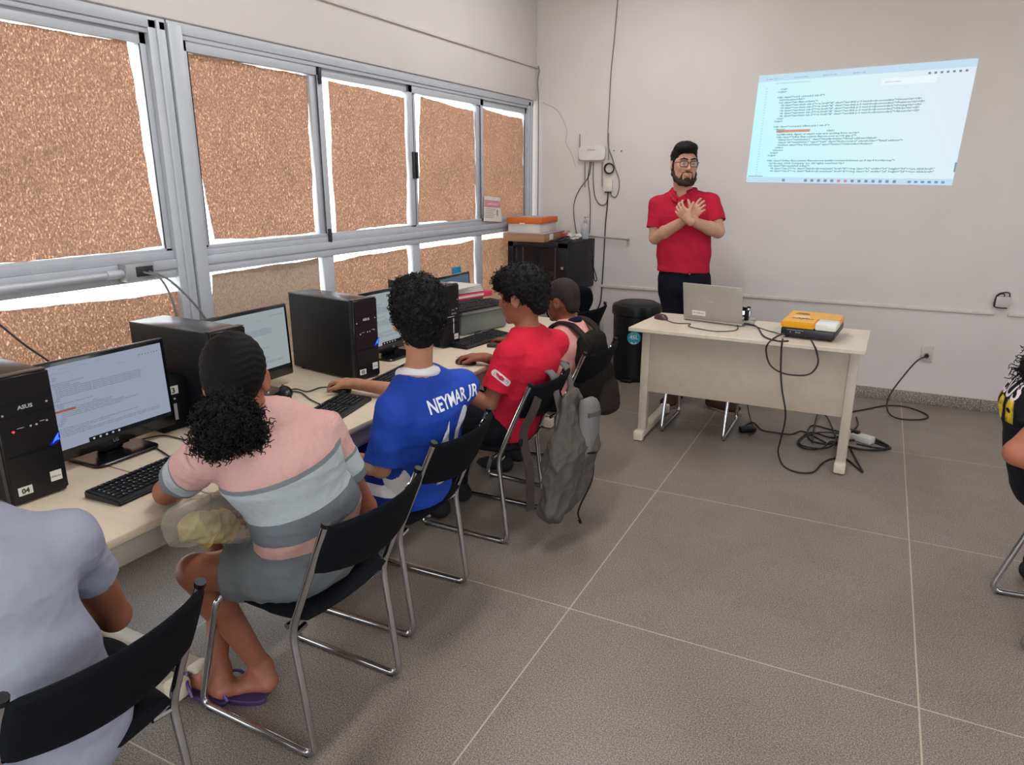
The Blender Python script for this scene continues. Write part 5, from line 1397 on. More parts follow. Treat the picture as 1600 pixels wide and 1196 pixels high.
# ------------------------------------------------------------------ girl in the striped dress
def girl():
    T = thing('person', 'seated girl from behind in a pink and grey striped dress with a dark curly ponytail', 'person', (-1.45, 1.40, 0))
    sk = skin('brown_skin_girl', '935a45')
    pel = A3(-1.405, 1.435, .545); wa = A3(-1.375, 1.405, .70); ch = A3(-1.395, 1.345, .86); nk = A3(-1.435, 1.315, .995)
    shR = A3(-1.372, 1.488, .925); shL = A3(-1.462, 1.150, .935)
    elR = atn(571, 792, y=1.60); wrR = A3(-1.560, 1.465, .625)
    elL = A3(-1.655, 1.170, .792); wrL = A3(-1.80, 1.385, .785)
    hipR = A3(-1.42, 1.525, .525); hipL = A3(-1.42, 1.350, .525)
    knL = atn(306, 893, y=1.235); knR = A3(-1.79, 1.44, .535)
    anL = atn(407, 1040, z=.085); anR = atn(340, 1045, z=.085)
    Ls = shR-shL; Lh = A3(0, 1, 0)
    hc = A3(-1.452, 1.268, 1.118)
    hp, g, B = head_prims(hc, (-.60, .77, -.24), (-.16, .17, 1), .97)
    P = trunk([(pel, .160, .10), (wa, .135, .092), (ch, .145, .098), (mid(nk, ch, .25), .12, .075)], Lh, Ls)
    P += [C(nk-A3(0, 0, .03), shR, .045, .043, .03), C(nk-A3(0, 0, .03), shL, .045, .043, .03), C(nk-A3(0, 0, .02), g(0, -.02, -.06), .046, .044, .03)]
    P += hp
    P += armchain(shR, elR, wrR, .92)+armchain(shL, elL, wrL, .92)
    P += legchain(hipR, knR, anR, .92)+legchain(hipL, knL, anL, .95)
    P += hand(wrR, (-.55, -.75, -.10), (.45, -.35, .1), (-.2, 0, 1), (1.1, 1.2, 1.25, 1.3), .6, .92)
    P += hand(wrL, (-.35, .9, -.08), (0, 0, -1), (-1, 0, 0), (.4, .45, .5, .5), .5, .92)
    P += footp(anL, atn(420, 1068, z=.030), atn(355, 1072, z=.024), .95, toes=True)
    P += footp(anR, atn(352, 1078, z=.032), atn(288, 1052, z=.024), .95, toes=True)
    flesh('body', P, sk, T, .0045, 2)
    # knitted dress
    D = trunk([(pel+A3(0, 0, -.005), .182, .125), (wa, .170, .118), (ch, .175, .116), (mid(nk, ch, .20), .14, .085)], Lh, Ls)
    D += [C(nk-A3(0, 0, .035), shR-A3(0, 0, .004), .055, .056, .04), C(nk-A3(0, 0, .035), shL-A3(0, 0, .004), .055, .056, .04)]
    D += [C(hipR, mid(hipR, knR, .74), .098, .086, .04, clip=[(mid(hipR, knR, .62), nrm(knR-hipR))]), C(hipL, mid(hipL, knL, .76), .100, .088, .04, clip=[(mid(hipL, knL, .62), nrm(knL-hipL))])]
    D.append(C(mid(hipR, knR, .25), mid(hipL, knL, .25), .07, .07, .05))
    D.append(Eo(g(0, -.01, -.085), (.052, .052, .07), k=.01, sub=True))
    def u(v): return np.clip((v[:, 2]-.16*(v[:, 1]-1.40)-.45)/.65, 0, 1)
    uz = lambda z: (z-.45)/.65
    md = stripe_mat('striped_knit', [(0, '66696c'), (uz(.640), 'bb918a'), (uz(.688), '666b70'), (uz(.762), 'a2a7ab'), (uz(.872), '73777b'), (uz(.888), 'bf958f')], .9, 420, .3, .10)
    def dd(v):
        low = np.clip((.72-v[:, 2])/.15, 0, 1)
        return folds(v, .0030, 16, 3)*(.35+low)+folds(v, .0012, 45, 5)
    dr = flesh('dress', D, md, T, .005, 2, disp=dd, u=u)
    ms = stripe_mat('striped_sleeve', [(0, 'bf958f'), (.50, '73777b'), (.55, 'a2a7ab'), (.84, '6b6f74')], .9, 420, .3, .10)
    for sh, el, nm in ((shR, elR, 0), (shL, elL, 1)):
        fr = .62; d = nrm(el-sh); ln = np.linalg.norm(el-sh)*fr
        S = [C(sh+d*.005, sh+(el-sh)*(fr+.15), .062, .056, .02, clip=[(sh+(el-sh)*fr, d), (sh-d*.02, -d)])]
        flesh('sleeve', S, ms, T, .004, 2, disp=fold_fn(.002, 30, nm), u=lambda v, sh=sh, d=d, ln=ln: np.clip(((v-sh)@d)/ln, 0, 1))
    # slicked hair and curly ponytail
    H = [Eo(g(0, -.022, .032), np.array((.083, .100, .094))*.97, B, .02, clip=[(g(0, .060, .06), nrm(B[1]*.9-B[2]*.35)), (g(0, -.02, -.048), nrm(-B[2]))]),
         Eo(g(0, -.058, -.015), np.array((.066, .052, .06))*.97, B, .03),
         Eo(g(-.01, -.100, -.050), (.036, .036, .034), B, .02)]
    m_sl = mat('sleek_black_hair', '0c0a09', .65, var=.35, vs=60, bump=.5, bs=50, spec=.12, stretch=(3, 3, 14))
    hr = flesh('hair', H, m_sl, T, .004, 2, disp=lambda v: .0008*np.sin(((v-hc)@B[2])*330+1.6*np.sin(((v-hc)@B[0])*75)+.8*np.sin(((v-hc)@B[1])*90)))
    pc = g(-.004, -.125, -.105)
    q = flesh('ponytail', [Eo(pc, (.060, .060, .058), k=.02), Eo(pc+A3(.012, .03, -.03), (.048, .044, .045), k=.02), Eo(pc+A3(-.0, -.035, -.025), (.044, .045, .045), k=.02)], m_hair, T, .004, 1, disp=curly(.006, 190))
    b = bmn(); curls(b, surface_spots(q, 900, 4, sink=.006), 5, .0046, .0022, (.02, .045), 2.6, 4, .5)
    obj('ponytail_curls', b, m_hair, T, world=True, angle=0)
    e = g(.0795, -.004, -.046)
    b = bmn(); t = bmesh.new(); bmesh.ops.create_uvsphere(t, u_segments=10, v_segments=8, radius=.0042); bmesh.ops.translate(t, vec=V(e), verts=t.verts); put(b, t); obj('earring', b, m_chrome, T, world=True)
    # flip flops
    for k, (he, to, lab) in enumerate((((347, 1100), (292, 1060), 'purple flip flop under the girl, left of the pair'), ((396, 1094), (336, 1076), 'purple flip flop under the girl, right of the pair'))):
        h0, t0 = V(at(*he, z=0)), V(at(*to, z=0)); d = (t0-h0).normalized(); c = (h0+t0)/2; a = math.atan2(d.y, d.x)
        f = thing('flip_flop', lab, 'sandal', (c.x, c.y, 0), a, 'purple flip flops')
        o_ = [(.125*math.cos(x*PI/16)*(1 if math.cos(x*PI/16) > 0 else 1), (.046+.006*math.cos(x*PI/16))*math.sin(x*PI/16)) for x in range(32)]
        b = prism(bmn(), o_, .016, Matrix.Translation((0, 0, .001))); bmesh.ops.bevel(b, geom=b.edges[:], offset=.003, segments=1, affect='EDGES')
        obj('sole', b, mat('purple_foam', '3f2a5c', .6), f)
        b = bmn()
        for s_ in (-1, 1): tube(b, spline([(.075, 0, .018), (.06, s_*.016, .05), (.01, s_*.046, .055), (-.02, s_*.05, .016)], 6), .0055, 6)
        obj('strap', b, mat('purple_strap', '4f3474', .4), f)
    # clear plastic bag with something yellow in it
    c = atn(330, 812, y=1.20)
    f = thing('plastic_bag', 'clear plastic bag with a yellow bundle inside held on the lap of the girl', 'bag', V(c-A3(0, 0, .08)))
    ax = nrm(atn(400, 812, y=1.34)-atn(270, 820, y=1.10))
    a0, a1 = atn(283, 822, y=1.10), atn(385, 815, y=1.33)
    yl = mat('yellow_packet', 'b39a55', .5, var=.12, vs=18, bump=.3, bs=30)
    flesh('contents', [C(atn(300, 825, y=1.13), atn(345, 822, y=1.25), .040, .046, .03), C(atn(320, 838, y=1.16), atn(352, 828, y=1.25), .030, .034, .02)], yl, f, .004, 1, disp=fold_fn(.005, 40, 8))
    film = mat('clear_bag_film', 'b9b4a8', .12, var=.05, alpha=.30, spec=.6)
    flesh('film', [C(a0, a1, .052, .060, .03, None), C(atn(300, 800, y=1.13), atn(390, 785, y=1.33), .040, .050, .03), C(a1, wrR+A3(-.02, -.03, .02), .05, .016, .03)], film, f, .005, 1, disp=fold_fn(.007, 34, 9))
girl()

# ------------------------------------------------------------------ boy in the blue jersey
def blue():
    T = thing('person', 'seated boy in a blue football jersey with white lettering, right hand on a mouse', 'person', (-1.46, 2.04, 0))
    sk = skin('light_brown_skin', 'ad7a60')
    pel = A3(-1.45, 2.04, .545); wa = A3(-1.405, 2.035, .69); ch = A3(-1.385, 2.025, .82); nk = A3(-1.385, 2.000, .950)
    shR = A3(-1.310, 2.175, .885); shL = A3(-1.390, 1.860, .870)
    elR = A3(-1.50, 2.300, .775); wrR = A3(-1.885, 2.262, .790)
    elL = A3(-1.425, 1.815, .665); wrL = A3(-1.66, 1.93, .62)
    hipR = A3(-1.46, 2.13, .525); hipL = A3(-1.46, 1.95, .525)
    knR = A3(-1.88, 2.14, .54); knL = A3(-1.87, 1.915, .55); anR = A3(-1.80, 2.15, .10); anL = A3(-1.80, 1.94, .10)
    Ls = shR-shL; Lh = A3(0, 1, 0)
    hc = A3(-1.365, 1.985, 1.165)
    hp, g, B = head_prims(hc, (-.66, .74, -.10), (-.02, .03, 1), 1.0)
    P = trunk([(pel, .150, .10), (wa, .135, .092), (ch, .150, .10), (mid(nk, ch, .25), .12, .078)], Lh, Ls)
    P += [C(nk-A3(0, 0, .03), shR, .045, .045, .03), C(nk-A3(0, 0, .03), shL, .045, .045, .03), C(nk-A3(0, 0, .02), g(0, -.018, -.06), .047, .045, .03)]
    P += hp+armchain(shR, elR, wrR, .92)+armchain(shL, elL, wrL, .92)+legchain(hipR, knR, anR)+legchain(hipL, knL, anL)
    P += hand(wrR, (-.99, .03, .02), (0, 0, -1), (0, -1, 0), (.65, .55, .6, .7), .4, .95, .10)
    P += hand(wrL, (-.9, .3, -.2), (0, 0, -1), (0, 1, 0), (.5, .5, .5, .6), .5, .95)
    flesh('body', P, sk, T, .0045, 2)
    J = trunk([(pel+A3(.0, 0, -.03), .180, .125), (wa, .172, .118), (ch, .180, .122), (mid(nk, ch, .28), .13, .084)], Lh, Ls)
    J += [C(nk-A3(0, 0, .04), shR-A3(0, 0, .006), .052, .056, .05), C(nk-A3(0, 0, .04), shL-A3(0, 0, .006), .052, .056, .05), sleeve(shR, elR, .80, .058, .064, .03), sleeve(shL, elL, .92, .060, .066, .03), Eo(nk+A3(-.01, .01, .062), (.066, .066, .05), k=.008, sub=True)]
    # white panels down the sides: measured across the body
    def u(v):
        d = (v-ch)@nrm(Ls)
        f = (v-ch)@nrm(np.cross(nrm(Ls), A3(0, 0, 1)))
        side = (np.abs(d) > .115+.25*np.maximum(0, v[:, 2]-.70)) & (v[:, 2] < .86)
        t_ = np.clip(((v-shL)@(elL-shL))/((elL-shL)@(elL-shL)), 0, 1)
        arm = np.linalg.norm(v-shL-t_[:, None]*(elL-shL), axis=1) < .078
        return np.where((d < -.13) & (v[:, 2] < .80) & (f < .03+.16*(.80-v[:, 2])) & (f > -.04) & ~arm, .75, .25)
    mj = stripe_mat('blue_jersey', [(0, '1d3f9e'), (.5, 'd8d3d6')], .7, 500, .2, .05)
    jr = flesh('jersey', J, mj, T, .005, 2, disp=lambda v: folds(v, .0026, 15, 21, (.6, .2, .6))+folds(v, .0010, 40, 5), u=u)
    collar(T, nk+A3(-.004, .004, .013), nrm(A3(-.66, .74, -.30)), .059, .020, cloth('white_collar', 'd9d6da'))
    # lettering on the back
    Lx = nrm(Ls); z_out = nrm(np.cross(Lx, A3(-.02, 0, 1)))      # out of the back
    if z_out@A3(1, -1, 0) < 0: z_out = -z_out
    up = np.cross(z_out, Lx)
    base = mid(shR, shL, .42)+z_out*.22
    wh = mat('white_print', 'dfe3ec', .5, var=.02)
    Mx = Matrix((Lx, up, z_out)).transposed().to_4x4()
    Mx.translation = V(base-up*.030+Lx*.022)
    obj('back_lettering', decal(txt(bmn(), 'NEYMAR JR', .066, Matrix.Identity(4), 'CENTER', sx=.76, bold=.0014, res=3), jr, Mx), wh, jr, world=True, angle=0)
    Mx2 = Mx.copy() @ Matrix.Diagonal((1.15, 1.25, 1, 1)); Mx2.translation = V(base-up*.328+Lx*.018)
    n_ = bmn()
    one = [(-.020, 0), (.022, 0), (.016, .05), (.012, .10), (.012, .155), (.006, .205), (-.004, .175), (-.018, .145), (-.045, .125), (-.062, .118), (-.05, .098), (-.030, .094), (-.018, .098), (-.016, .05)]
    prism(n_, one, .0001, Matrix.Translation((-.045, 0, 0)))
    o_ = [(.052*math.cos(a)*(1.0+.12*math.sin(a)), .108+.104*math.sin(a)+.010*max(0, math.sin(a))**6) for a in np.linspace(0, 2*PI, 40, endpoint=False)]
    i_ = [(.026*math.cos(a)*(1.0+.2*math.sin(a)), .100+.068*math.sin(a)) for a in np.linspace(0, 2*PI, 40, endpoint=False)]
    Ov = [n_.verts.new((x+.05, y, 0)) for x, y in o_]; Iv = [n_.verts.new((x+.05, y, 0)) for x, y in i_]
    for k in range(40): n_.faces.new((Ov[k], Ov[(k+1) % 40], Iv[(k+1) % 40], Iv[k]))
    obj('back_number', decal(n_, jr, Mx2), wh, jr, world=True, angle=0)
    # shorts
    S = [C(hipR, mid(hipR, knR, .85), .100, .088, .03, clip=[(mid(hipR, knR, .80), nrm(knR-hipR))]), C(hipL, mid(hipL, knL, .85), .100, .090, .03, clip=[(mid(hipL, knL, .80), nrm(knL-hipL))]), C(hipR, hipL, .09, .09, .03)]
    def us(v): return np.where((v[:, 1] < 1.885) & (v[:, 2] < .575) & (v[:, 2] > .535), .75, .25)
    flesh('shorts', S, stripe_mat('blue_shorts', [(0, '16297a'), (.5, 'd4cfd2')], .75, 450, .2, .06), T, .005, 2, disp=fold_fn(.005, 20, 31, (1, 0, .3)), u=us)
    for an, yy in ((anR, 2.15), (anL, 1.94)):
        flesh('shoe', infl(footp(an-A3(0, 0, .02), an+A3(.03, 0, -.068), an+A3(-.19, 0, -.070), 1.05), .006), cloth('dark_shoe', '26262b'), T, .005, 2)
    # hair: short sides, curly top
    H = [Eo(g(0, -.022, .036), (.092, .106, .098), B, .02, clip=[(g(0, .052, .03), nrm(B[1]*.95-B[2]*.25)), (g(0, -.02, -.050), nrm(-B[2]*.95+B[1]*.3))]),
         Eo(g(0, -.058, -.040), (.062, .040, .060), B, .03), Eo(g(0, -.01, .085), (.078, .092, .055), B, .03)]
    hr = flesh('hair', H, m_hair2, T, .004, 1, disp=lambda v: curly(.0055, 150)(v)*np.clip(((v-hc)@B[2]+.12)/.10, .15, 1))
    b = bmn(); curls(b, surface_spots(hr, 950, 14, lambda p, n: (np.array(p)-hc)@B[2] > -.075, .005), 15, .0055, .0022, (.010, .022), 1.3, 4, .3)
    obj('hair_curls', b, m_hair2, T, world=True, angle=0)
blue()

# ------------------------------------------------------------------ boy in the red shirt
def red():
    T = thing('person', 'seated boy in profile wearing a red T-shirt, thick black hair, hand on a mouse', 'person', (-1.46, 2.82, 0))
    sk = skin('brown_skin_red_boy', '8f5642')
    pel = A3(-1.44, 2.82, .545); wa = A3(-1.385, 2.83, .68); ch = A3(-1.355, 2.85, .82); nk = A3(-1.370, 2.855, .945)
    shR = A3(-1.300, 3.010, .880); shL = A3(-1.385, 2.690, .880)
    elL = A3(-1.440, 2.615, .665); wrL = A3(-1.70, 2.525, .785)
    elR = A3(-1.44, 3.06, .70); wrR = A3(-1.640, 2.930, .785)
    hipR = A3(-1.46, 2.91, .525); hipL = A3(-1.46, 2.73, .525); knR = A3(-1.86, 2.93, .54); knL = A3(-1.86, 2.70, .54); anR = A3(-1.80, 2.93, .10); anL = A3(-1.80, 2.72, .10)
    Ls = shR-shL; Lh = A3(0, 1, 0)
    hc = A3(-1.405, 2.855, 1.110)
    hp, g, B = head_prims(hc, (-.985, .02, -.17), (-.17, 0, 1), 1.0, nose=1.03)
    P = trunk([(pel, .150, .10), (wa, .135, .092), (ch, .145, .098), (mid(nk, ch, .25), .11, .075)], Lh, Ls)
    P += [C(nk-A3(0, 0, .03), shR, .045, .045, .03), C(nk-A3(0, 0, .03), shL, .045, .045, .03), C(nk-A3(0, 0, .03), g(0, -.022, -.06), .052, .047, .03)]
    P += hp+armchain(shR, elR, wrR, .92)+armchain(shL, elL, wrL, .92)+legchain(hipR, knR, anR)+legchain(hipL, knL, anL)
    P += hand(wrR, (-.98, -.12, .02), (0, 0, -1), (0, -1, 0), (.65, .55, .6, .7), .4, .92, .10)
    P += hand(wrL, (-.96, -.2, -.02), (0, 0, -1), (0, 1, 0), (.6, .55, .55, .6), .4, .92, .14)
    flesh('body', P, sk, T, .0045, 2)
    eyes(T, g, B)
    flesh('lips', [Eo(g(0, .0975, -.058), (.018, .007, .006), B, .004), Eo(g(0, .0955, -.070), (.016, .008, .007), B, .004)], skin('lip_brown', '7a4238'), T, .003, 1)
    for q in (1, -1): flesh('eyebrow', [C(g(.014*q, .096, .026), g(.046*q, .080, .028), .0045, .003, .002)], m_hair, T, .003, 1)
    J = trunk([(pel+A3(0, 0, -.03), .172, .122), (wa, .166, .116), (ch, .172, .118), (mid(nk, ch, .22), .13, .085)], Lh, Ls)
    J += [C(nk-A3(0, 0, .035), shR-A3(0, 0, .006), .055, .058, .04), C(nk-A3(0, 0, .035), shL-A3(0, 0, .006), .055, .058, .04), Eo(nk+A3(-.012, 0, .050), (.062, .062, .050), k=.01, sub=True)]
    for sh, el, fr in ((shR, elR, .66), (shL, elL, .72)):
        J.append(sleeve(sh, el, fr, .060, .064, .03))
    mr_ = cloth('red_jersey_cotton', 'bf1f37', vs=6)
    jr = flesh('t_shirt', J, mr_, T, .005, 2, disp=lambda v: folds(v, .0024, 15, 41, (.6, .2, .6))+folds(v, .0010, 40, 5))
    # sleeve patch
    d = nrm(elL-shL); outw = nrm(A3(.55, -.8, .15)-d*(A3(.55, -.8, .15)@d)); xx = np.cross(-d, outw)
    if xx@A3(1, -.2, 0) < 0: xx = -xx
    rot = math.radians(-18)
    Mx = Matrix((xx, np.cross(outw, xx), outw)).transposed().to_4x4() @ Matrix.Rotation(rot, 4, 'Z'); Mx.translation = V(shL+(elL-shL)*.44+outw*.15)
    pt = obj('sleeve_patch', decal(prism(bmn(), rrect(.098, .030, .013, 5), .0001), jr, Mx, .2, .0015), mat('patch_white', 'cfc6c6', .6), jr, world=True, angle=0)
    obj('patch_lettering', decal(txt(bmn(), 'LACOSTE', .021, Matrix.Translation((0, -.0075, 0)), 'CENTER', sx=.88), jr, Mx, .2, .0045, 2), mat('patch_red', 'b5606a', .6), jr, world=True, angle=0)
    S = [C(hipR, knR, .092, .070, .03), C(hipL, knL, .092, .070, .03), C(hipR, hipL, .10, .10, .03), C(knR, anR, .066, .056, .03, clip=[(anR, A3(0, 0, -1))]), C(knL, anL, .066, .056, .03, clip=[(anL, A3(0, 0, -1))])]
    flesh('trousers', S, cloth('black_trousers', '15161c'), T, .006, 2, disp=fold_fn(.004, 18, 33))
    for an in (anR, anL): flesh('shoe', infl(footp(an-A3(0, 0, .02), an+A3(.03, 0, -.068), an+A3(-.19, 0, -.070), 1.05), .006), MATS['dark_shoe'], T, .005, 2)
    H = [Eo(g(0, -.020, .046), (.098, .116, .098), B, .02, clip=[(g(0, .050, .02), nrm(B[1])), (g(0, -.03, -.058), nrm(-B[2]*.92+B[1]*.38))]),
         Eo(g(0, .020, .088), (.086, .095, .052), B, .03), Eo(g(0, .084, .062), (.066, .036, .034), B, .02), Eo(g(0, -.085, -.02), (.066, .044, .07), B, .03),
         Eo(g(.083, -.012, -.02), (.03, .026, .036), B, .008, sub=True), Eo(g(-.083, -.012, -.02), (.03, .026, .036), B, .008, sub=True)]
    hr = flesh('hair', H, m_hair, T, .004, 1, disp=curly(.005, 140))
    b = bmn(); curls(b, surface_spots(hr, 520, 24, lambda p, n: (np.array(p)-hc)@B[2] > -.03, .005), 25, .006, .0026, (.010, .022), 1.2, 4, .2)
    obj('hair_curls', b, m_hair, T, world=True, angle=0)
red()

# ------------------------------------------------------------------ child in pink with the dark backpack
def pink():
    T = thing('person', 'child with cropped hair, pink shirt and dark backpack, seated beyond the boy in red', 'person', (-1.46, 3.46, 0))
    sk = skin('deep_brown_skin', '74432f')
    pel = A3(-1.44, 3.46, .545); wa = A3(-1.41, 3.465, .66); ch = A3(-1.405, 3.47, .77); nk = A3(-1.425, 3.475, .868)
    shR = A3(-1.385, 3.605, .815); shL = A3(-1.425, 3.335, .815)
    hipR = A3(-1.46, 3.54, .525); hipL = A3(-1.46, 3.38, .525); knR = A3(-1.82, 3.55, .53); knL = A3(-1.82, 3.37, .53); anR = A3(-1.78, 3.55, .09); anL = A3(-1.78, 3.38, .09)
    elR = A3(-1.50, 3.65, .64); wrR = A3(-1.72, 3.56, .775); elL = A3(-1.54, 3.29, .64); wrL = A3(-1.73, 3.36, .775)
    Ls = shR-shL; Lh = A3(0, 1, 0); hc = A3(-1.47, 3.475, 1.000)
    hp, g, B = head_prims(hc, (-.98, .12, -.18), (-.18, 0, 1), .93)
    P = trunk([(pel, .135, .09), (wa, .125, .085), (ch, .125, .088), (mid(nk, ch, .25), .095, .065)], Lh, Ls)
    P += [C(nk-A3(0, 0, .03), shR, .038, .038, .03), C(nk-A3(0, 0, .03), shL, .038, .038, .03), C(nk-A3(0, 0, .03), g(0, -.02, -.06), .044, .042, .03)]
    P += hp+armchain(shR, elR, wrR, .8)+armchain(shL, elL, wrL, .8)+legchain(hipR, knR, anR, .85)+legchain(hipL, knL, anL, .85)
    P += hand(wrR, (-.95, -.2, -.02), (0, 0, -1), (0, -1, 0), s=.8)+hand(wrL, (-.95, .1, -.02), (0, 0, -1), (0, 1, 0), s=.8)
    flesh('body', P, sk, T, .0055, 2); eyes(T, g, B, .93)
    J = trunk([(pel+A3(0, 0, -.02), .155, .108), (wa, .150, .102), (ch, .150, .104), (mid(nk, ch, .22), .115, .078)], Lh, Ls)
    J += [C(nk-A3(0, 0, .03), shR, .046, .050, .04), C(nk-A3(0, 0, .03), shL, .046, .050, .04), sleeve(shR, elR, .75, .050, .055), sleeve(shL, elL, .75, .050, .055), Eo(nk+A3(-.01, 0, .05), (.05, .05, .045), k=.01, sub=True)]
    flesh('shirt', J, cloth('pink_cotton', 'd99a92'), T, .005, 2, disp=fold_fn(.0025, 18, 51))
    collar(T, nk+A3(-.004, 0, .012), nrm(A3(-1, .1, -.35)), .058, .019, cloth('navy_collar', '12162a'))
    S = [C(hipR, knR, .085, .065, .03), C(hipL, knL, .085, .065, .03), C(hipR, hipL, .09, .09, .03), C(knR, anR, .06, .05, .03), C(knL, anL, .06, .05, .03)]
    flesh('trousers', S, MATS['black_trousers'], T, .006, 2, disp=fold_fn(.003, 18, 33))
    for an in (anR, anL): flesh('shoe', infl(footp(an-A3(0, 0, .01), an+A3(.03, 0, -.058), an+A3(-.17, 0, -.060), .95), .006), MATS['dark_shoe'], T, .006, 2)
    H = [Eo(g(0, -.018, .034), np.array((.080, .098, .090))*.94, B, .02, clip=[(g(0, .058, .03), nrm(B[1])), (g(0, -.03, -.04), nrm(-B[2]*.9+B[1]*.4))]), Eo(g(0, -.06, -.03), np.array((.060, .045, .055))*.94, B, .02),
         Eo(g(.078, -.012, -.015), (.03, .026, .034), B, .008, sub=True), Eo(g(-.078, -.012, -.015), (.03, .026, .034), B, .008, sub=True)]
    flesh('hair', H, m_hairs, T, .004, 2)
    # dark backpack on the back
    K = thing('backpack', 'dark brown backpack worn by the child in pink, hanging against the chair', 'backpack', (-1.28, 3.47, .40))
    m_bk = cloth('dark_brown_nylon', '1c1614', vs=8); m_bk2 = cloth('brown_grey_nylon', '2a2320')
    Lp = nrm(Ls); bk = nrm(A3(1, .12, 0))
    flesh('bag', [C(A3(-1.295, 3.475, .80), A3(-1.268, 3.47, .56), .050, .07, .04, Lp, .38), C(A3(-1.262, 3.47, .60), A3(-1.255, 3.47, .47), .062, .058, .03, Lp, .42)], m_bk, K, .006, 2, disp=fold_fn(.004, 16, 60))
    flesh('front_pocket', [C(A3(-1.20, 3.50, .56), A3(-1.195, 3.50, .44), .035, .045, .02, Lp, .38)], m_bk2, K, .006, 2, disp=fold_fn(.003, 20, 61))
    for s_, sh in ((1, shR), (-1, shL)):
        c = mid(nk, sh, .60)
        pts = spline([A3(-1.275, 3.47+s_*.07, .79), c+A3(.10, 0, .015), c+A3(.03, 0, .058), c+A3(-.05, 0, .045), c+A3(-.10, 0, -.05), A3(-1.49, 3.47+s_*.11, .66)], 6)
        o2 = bmn(); strip(o2, pts, .06, .012, lambda i, pts=pts: V(pts[i])-V((-1.40, pts[i].y, .74))); obj('shoulder_strap', o2, m_bk2, K, world=True)
    b = bmn(); tube(b, [(-1.245, 3.40, .675), (-1.243, 3.56, .672)], .004, 6); obj('zip', b, m_cable_g, K, world=True)
pink()

# ------------------------------------------------------------------ person in pale grey at the lower left
def grey():
    T = thing('person', 'person in a pale lilac grey T-shirt leaning forward at the lower left', 'person', (-1.45, .70, 0))
    sk = skin('tan_skin_left', '9c6349')
    pel = A3(-1.43, .655, .545); wa = A3(-1.42, .615, .69); ch = A3(-1.46, .608, .835); nk = A3(-1.575, .605, .960)
    shR = A3(-1.455, .785, .885); shL = A3(-1.53, .440, .880)
    elR = atn(178, 962, y=.93); wrR = A3(-1.78, .88, .775); elL = A3(-1.68, .43, .79); wrL = A3(-1.90, .52, .785)
    hipR = A3(-1.45, .78, .525); hipL = A3(-1.45, .60, .525); knR = A3(-1.86, .80, .54); knL = A3(-1.86, .57, .54); anR = A3(-1.80, .80, .10); anL = A3(-1.80, .58, .10)
    Ls = shR-shL; Lh = A3(0, 1, 0); hc = A3(-1.71, .585, 1.01)
    hp, g, B = head_prims(hc, (-.75, -.1, -.6), (-.6, 0, .75), 1.0)
    P = trunk([(pel, .155, .105), (wa, .14, .098), (ch, .155, .105), (mid(nk, ch, .25), .12, .08)], Lh, Ls)
    P += [C(nk-A3(0, 0, .03), shR, .048, .048, .03), C(nk-A3(0, 0, .03), shL, .048, .048, .03), C(nk-A3(0, 0, .02), g(0, -.02, -.06), .052, .05, .03)]
    P += hp+armchain(shR, elR, wrR, 1.05)+armchain(shL, elL, wrL, 1.)+legchain(hipR, knR, anR)+legchain(hipL, knL, anL)
    P += hand(wrR, (-.95, -.1, -.02), (0, 0, -1), (0, -1, 0))+hand(wrL, (-.95, .1, -.02), (0, 0, -1), (0, 1, 0))
    flesh('body', P, sk, T, .0055, 2)
    J = trunk([(pel+A3(.01, 0, -.06), .178, .132), (wa, .150, .120), (ch, .160, .120), (mid(nk, ch, .22), .13, .092)], Lh, Ls)
    J += [C(nk-A3(-.01, 0, .03), shR-A3(0, 0, .006), .060, .062, .05), C(nk-A3(-.01, 0, .03), shL-A3(0, 0, .006), .060, .062, .05), sleeve(shR, elR, .46, .060, .062, .03), sleeve(shL, elL, .60, .062, .066, .03), Eo(nk+A3(-.04, 0, .04), (.062, .062, .05), k=.01, sub=True)]
    flesh('t_shirt', J, cloth('lilac_grey_cotton', '9092a2', .05), T, .005, 2, disp=lambda v: folds(v, .0035, 13, 71, (.5, .6, .3))+folds(v, .0010, 40, 5))
    S = [C(hipR, knR, .092, .070, .03), C(hipL, knL, .092, .070, .03), C(hipR, hipL, .095, .095, .03), C(knR, anR, .066, .056, .03), C(knL, anL, .066, .056, .03)]
    flesh('trousers', S, MATS['black_trousers'], T, .006, 2, disp=fold_fn(.004, 18, 34))
    for an in (anR, anL): flesh('shoe', infl(footp(an-A3(0, 0, .02), an+A3(.03, 0, -.068), an+A3(-.19, 0, -.070), 1.05), .006), MATS['dark_shoe'], T, .006, 2)
    H = [Eo(g(0, -.020, .040), (.086, .103, .095), B, .02, clip=[(g(0, .056, .03), nrm(B[1])), (g(0, -.03, -.045), nrm(-B[2]*.9+B[1]*.4))]), Eo(g(0, -.06, -.03), (.062, .045, .055), B, .02)]
    flesh('hair', H, m_hair2, T, .005, 1, disp=curly(.003, 150))
grey()

